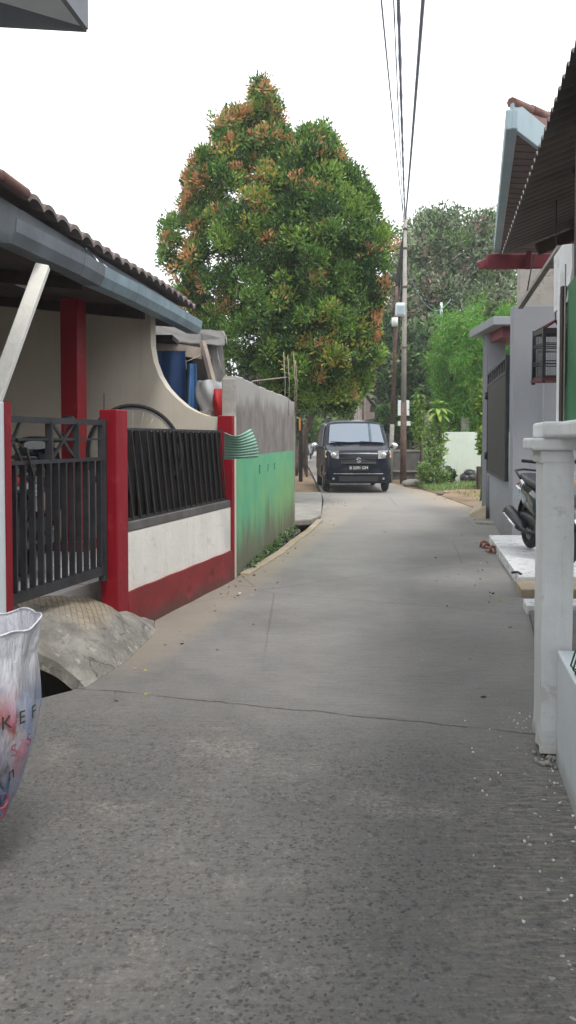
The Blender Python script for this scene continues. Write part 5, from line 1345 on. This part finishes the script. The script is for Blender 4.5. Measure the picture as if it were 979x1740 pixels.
# ------------------------------------------------------------------ background buildings
def roofed(name, label, x0, x1, y0, y1, zh, zr, wallm, roofm, cat='house', win=(), over=.4, axis='y'):
    t = thing(name, label, cat, ((x0+x1)/2, (y0+y1)/2, 0))
    MB().box((x0,y0,-.4),(x1,y1,zh)).build('wall', wallm, t)
    m = MB(); o = over
    if axis == 'y':
        xm = (x0+x1)/2; pr = [(x0-o,zh-.15),(xm,zr),(x1+o,zh-.15),(x1+o,zh-.05),(xm,zr+.12),(x0-o,zh-.05)]
        v = [(x,y0-o,z) for x,z in pr]+[(x,y1+o,z) for x,z in pr]
    else:
        ym = (y0+y1)/2; pr = [(y0-o,zh-.15),(ym,zr),(y1+o,zh-.15),(y1+o,zh-.05),(ym,zr+.12),(y0-o,zh-.05)]
        v = [(x0-o,y,z) for y,z in pr]+[(x1+o,y,z) for y,z in pr]
    m.add(v, [tuple(range(5,-1,-1)), tuple(range(6,12))]+[(i,(i+1)%6,(i+1)%6+6,i+6) for i in range(6)]); m.build('roof', roofm, t)
    m2 = MB()
    if axis == 'y': v = [(x0,y0+.02,zh-.1),(x1,y0+.02,zh-.1),((x0+x1)/2,y0+.02,zr)]
    for (wx, wz, ww, wh, face) in win:
        if face == 'f': m = MB().box((wx-ww/2,y0-.03,wz),(wx+ww/2,y0+.01,wz+wh))
        else: m = MB().box((x0-.03,wx-ww/2,wz),(x0+.01,wx+ww/2,wz+wh))
        f = m.build('window', 'wood', t)
        m = MB().box((wx-ww/2+.06,y0-.045,wz+.06),(wx+ww/2-.06,y0-.032,wz+wh-.06)) if face == 'f' else MB().box((x0-.045,wx-ww/2+.06,wz+.06),(x0-.032,wx+ww/2-.06,wz+wh-.06))
        g = m.build('pane', 'shade', None); loc = g.location.copy(); g.parent = f; g.location = loc - t.location
    return t
def build_background():
    # pale wall with posts
    t = thing('garden_wall', 'pale mint plastered wall behind the tall leafy plant', 'wall', (5.6, 26, 0))
    a, b = P(747,738,26), P(826,735,25.2)
    MB().beam((a.x,a.y,.74),(b.x+.8,b.y,.74), .14, 1.62).build('masonry', 'mint_wall', t, bevel=.01)
    for px, w, h in ((725,.20,1.50),): c = P(px,800,25.2); MB().box((c.x-w/2,25.1,-.1),(c.x+w/2,25.3,h)).build('post', 'mint_wall', t, bevel=.01)
    c0, c1 = P(722,745,25.25), P(748,740,25.9); MB().beam((c0.x,c0.y,.72),(c1.x,c1.y,.72),.1,1.5).build('return_wall', 'mint_wall', t)
    for i, (px, y0, Y, lb) in enumerate(((727,702,24.9,'old concrete post left of the tall leafy plant'),(790,708,26.6,'short concrete post standing behind the pale mint wall'))):
        c = P(px, y0, Y); tag(MB().box((c.x-.13,Y-.1,-.1),(c.x+.13,Y+.1,c.z)).build('concrete_post', 'bare' if i else 'concrete', bevel=.015), lb, 'post')
    c = P(775,712,26.8); tag(MB().box((c.x-.26,26.75,-.1),(c.x+.12,26.85,c.z)).build('brick_stub', 'dark_wood'), 'dark brown panel left of the short concrete post', 'panel')
    # low dark wall
    t = thing('low_wall', 'low dark concrete wall with pale capping behind the poles', 'wall', (4.1, 27, 0))
    a, b = P(640,800,27.2), P(724,800,27.0)
    MB().beam((a.x,a.y,.42),(b.x,b.y,.42), .16, 1.0).build('masonry', 'dark_concrete', t); MB().beam((a.x,a.y,.95),(b.x,b.y,.95), .22, .06).build('capping', 'concrete', t)
    MB().beam((a.x,a.y-.12,.28),(b.x,b.y-.12,.28), .1, .05).build('ledge', 'concrete', t)
    # stone, rubbish
    c = G(700,826); tag(MB().ell((c.x,c.y,.08),(.30,.2,.12),12,7,jitter=.1).build('stone', 'bare'), 'flat pale stone between the tall pole and the bush', 'stone')
    c = G(797,822); m = MB()
    for k in range(5): m.ell((c.x+random.uniform(-.22,.28), c.y+random.uniform(-.1,.1), .14+.05*random.random()+(.10 if k==0 else 0)), (.2,.17,.15), 12, 8, jitter=.12)
    tag(m.build('rubbish_bag', 'rubbish'), 'heap of black rubbish bags against the pale mint wall', 'rubbish bag')
    c = G(789,829); m = MB()
    for k in range(4): m.ell((c.x-.22+.15*k, c.y, .05), (.11,.09,.055), 9, 6, jitter=.15)
    tag(m.build('plastic_bag', 'rubbish_white'), 'crumpled white plastic in front of the black rubbish bags', 'bag')
    for i,(px,py) in enumerate(((748,842),(758,839))):
        c = G(px,py); tag(MB().ell((c.x,c.y,.045),(.10,.07,.035),8,5,jitter=.2).build('broken_brick', ['tile_dark','concrete_tan'][i]), ['dark flat brick shard on the bare soil edge','paler brick shard right of the dark one on the soil'][i], 'brick')
    c = P(817,820,21.5); tag(MB().box((c.x-.1,21.4,.0),(c.x+.12,21.6,.62)).build('stacked_bin', 'dark_wood', bevel=.02), 'dark brown bin beside the grey gate pillar', 'bin')
    # houses
    t = roofed('house', 'dark wooden house with louvred gable behind the two poles', 4.1, 9.5, 31.5, 37, 2.7, 4.2, 'dark_wood', 'tile_dark', win=((5.0,1.0,.7,1.0,'f'),), axis='x')
    m = MB()
    for k in range(5):
        z = 2.75+.16*k; m.beam((P(640,700,31).x, 31-.0, z), (P(668,700,31).x, 31, z-.02), .05, .07)
    m.build('louvre', 'concrete', t)
    MB().beam(P(640,640,30.6), P(678,690,30.6), .12,.18).build('barge_board', 'dark_wood', t)
    t = roofed('house', 'pale two storey house with vertical grille behind the van', 3.9, 8.0, 41.5, 50, 4.0, 4.9, 'pale_wall', 'tile_dark', win=((4.7,2.2,.9,1.0,'f'),), axis='x')
    m = MB()
    for k in range(9): c = P(603+4.6*k, 690, 41.2); m.beam((c.x,41.2,1.9),(c.x,41.2,3.6+.02*k), .07,.07)
    m.build('grille', 'wood', t)
    MB().beam(P(622,672,36), P(652,712,36), .12,.12).build('stair_rail', 'black', t)
    roofed('house', 'small house with orange tiled roof far behind the van', 2.4, 4.6, 55, 63, 2.3, 3.6, 'pale_wall', 'tile_orange', win=((3.0,1.0,.6,.8,'f'),))
    roofed('house', 'long low cream house down the right of the lane beyond the van', 3.9, 8.5, 52, 54.5, 2.55, 3.0, 'pale_wall', 'iron_light', win=((4.6,1.0,.7,1.0,'f'),), axis='x')
    roofed('house', 'dark house with grey eave at the left of the far lane', -5.0, .35, 36, 45, 2.6, 3.6, 'dark_concrete', 'iron_light', win=())
    roofed('house', 'far house hidden behind the large tree on the left', -7.5, -1.8, 19.5, 29, 2.7, 3.9, 'cream', 'tile_dark', win=())
    # left lane edge beyond the green wall
    t = thing('gate_post', 'dark gate post just past the end of the grey wall', 'post', (.42, 26, 0)); c = P(511,800,26)
    MB().box((c.x-.06,25.9,-.05),(c.x+.06,26.1,1.9)).build('shaft', 'black', t)
    c = P(509.5,690,26); MB().beam((c.x,25.9,1.6),(c.x,25.9,2.0),.05,.05).build('marker', 'amber', t)
    t = thing('picket_fence', 'dark slatted fence along the far left of the lane', 'fence', (.7, 32, 0))
    m = MB()
    for k in range(9):
        Y = 29+k*1.4; m.box((.62+.01*k,Y,-.05),(.70+.01*k,Y+.09,1.35))
    m.build('post', 'dark_wood', t); m = MB()
    for z in (.4,.8,1.2): m.beam((.66,29,z),(.76,40.3,z),.03,.1)
    m.build('rail', 'dark_wood', t)
    c = P(517,765,44); tag(MB().box((c.x-.25,44,-.0),(c.x+.1,44.2,1.45)).build('cloth_banner', 'cloth_pink', bevel=.02), 'pink cloth hung on the far left lane edge beside the rider', 'banner')
    t = thing('slatted_awning', 'pale slatted awning far down the left of the lane beyond the grey wall', 'awning', (.7, 40, 0))
    for i, (px, py) in enumerate(((515,705),(516,713),(515,720))):
        c = P(px,py,40); MB().beam((c.x-.25,40,c.z),(c.x+.3,40.3,c.z+.05),.4,.07).build('slat', 'iron_light', t)
    MB().beam((.62,40,-.05),(.62,40,2.4),.08,.08).build('post', 'wood', t)
    c = P(527,695,44); tag(MB().beam(P(520,692,43), P(536,703,44),.5,.05).build('roof_panel', 'iron_light'), 'tilted pale roof panel far beyond the grey wall end', 'panel')

def person_rider(loc, rz):
    base = Vector(loc)
    me = bpy.data.meshes.new('person'); V = [(-.18,0,.84),(-.16,0,1.0),(-.10,0,1.22),(-.07,0,1.36),(-.05,0,1.44),(-.03,0,1.58),
        (-.08,.20,1.32),(.08,.27,1.12),(.26,.28,1.06),(.33,.28,1.04), (-.08,-.20,1.32),(.08,-.27,1.12),(.26,-.28,1.06),(.33,-.28,1.04),
        (-.10,.12,.82),(.25,.17,.78),(.18,.15,.42),(.28,.15,.36),(-.10,-.12,.82),(.25,-.17,.78),(.18,-.15,.42),(.28,-.15,.36)]
    Ed = [(0,1),(1,2),(2,3),(3,4),(4,5),(3,6),(6,7),(7,8),(8,9),(3,10),(10,11),(11,12),(12,13),(0,14),(14,15),(15,16),(16,17),(0,18),(18,19),(19,20),(20,21)]
    rad = [.15,.14,.17,.13,.06,.10,.08,.055,.04,.04,.08,.055,.04,.04,.11,.085,.055,.05,.11,.085,.055,.05]
    me.from_pydata(V, Ed, []); o = bpy.data.objects.new('person', me); COL.objects.link(o)
    o.location = base; o.rotation_euler = (0,0,rz)
    sk = o.modifiers.new('skin','SKIN'); sk.use_smooth_shade = True
    for i, r in enumerate(rad): me.skin_vertices[0].data[i].radius = (r*.95, r*.95)
    me.skin_vertices[0].data[0].use_root = True
    o.modifiers.new('sub','SUBSURF').levels = 1; o.modifiers['sub'].render_levels = 2
    me.materials.append(MT['cloth_dark'])
    tag(o, 'person in dark clothes and white helmet riding a scooter far down the lane', 'person')
    MB().ell((-.02,0,1.66),(.135,.125,.14),16,10).build('helmet', 'rubbish_white', o, local=True)
    MB().ell((.055,0,1.58),(.07,.075,.09),12,8).build('face', 'skin', o, local=True)
    for s in (-1,1): MB().ell((.35,s*.28,1.03),(.05,.03,.03),8,6).build('hand', 'skin', o, local=True)

build_setting(); build_left(); build_bag(); build_right(); build_poles(); build_plants(); build_background(); build_car()
sc0 = make_scooter('blue and silver scooter parked on the white porch tiles', (2.75,8.72,.10), R(-90))
def place(label, loc, rz):
    c = copy_tree(sc0); c.location = loc; c.rotation_euler = (0,0,rz); c['label'] = label; return c
place('dark scooter parked in shade behind the iron bar gate', (-2.05,6.6,.33), R(100))
fr = G(528,780); place('scooter ridden towards the camera far down the lane', (fr.x, fr.y, 0), R(-92)); person_rider((fr.x, fr.y, 0), R(-92))

# ------------------------------------------------------------------ light, sky, camera
w = bpy.data.worlds.new('World'); S.world = w; w.use_nodes = True; nt = w.node_tree; bg = nt.nodes['Background']
sky = N(nt, 'ShaderNodeTexSky'); sky.sky_type = 'NISHITA'; sky.sun_disc = False
EL, AZ = R(60), R(158)                 # sun elevation; azimuth clockwise from +Y
sky.sun_elevation = EL; sky.sun_rotation = AZ; sky.air_density = 1; sky.dust_density = 3; sky.ozone_density = 1
tc = N(nt, 'ShaderNodeTexCoord'); cl = noise(nt, tc.outputs['Generated'], 1.6, 4)
cloud = mix(nt, ramp(nt, cl, .3, .7), (9.6,9.9,10.3), (11.5,11.6,11.7))
nt.links.new(mix(nt, .90, sky.outputs[0], cloud), bg.inputs['Color']); bg.inputs['Strength'].default_value = .13
sun = bpy.data.lights.new('sun', 'SUN'); sun.energy = 1.5; sun.angle = R(12); sun.color = (1,.96,.9)
so = bpy.data.objects.new('sun', sun); COL.objects.link(so)
d = Vector((math.sin(AZ)*math.cos(EL), math.cos(AZ)*math.cos(EL), math.sin(EL))); so.rotation_euler = (-d).to_track_quat('-Z','Y').to_euler(); so.location = (0,0,30)
cam = bpy.data.cameras.new('camera'); co = bpy.data.objects.new('camera', cam); COL.objects.link(co)
co.location = (0,0,H); co.rotation_euler = (R(90)-PITCH, 0, 0)
cam.sensor_fit = 'VERTICAL'; cam.sensor_height = 36; cam.sensor_width = 36*979/1740; cam.lens = 36*F/1740; cam.shift_y = -(870-CY)/1740
cam.clip_end = 1500; cam.clip_start = .05; S.camera = co
vs_ = S.view_settings; vs_.view_transform = 'Standard'; vs_.look = 'None'; vs_.exposure = .52; vs_.gamma = 1
S.render.film_transparent = False
S.cycles.max_bounces = 6; S.cycles.transparent_max_bounces = 12
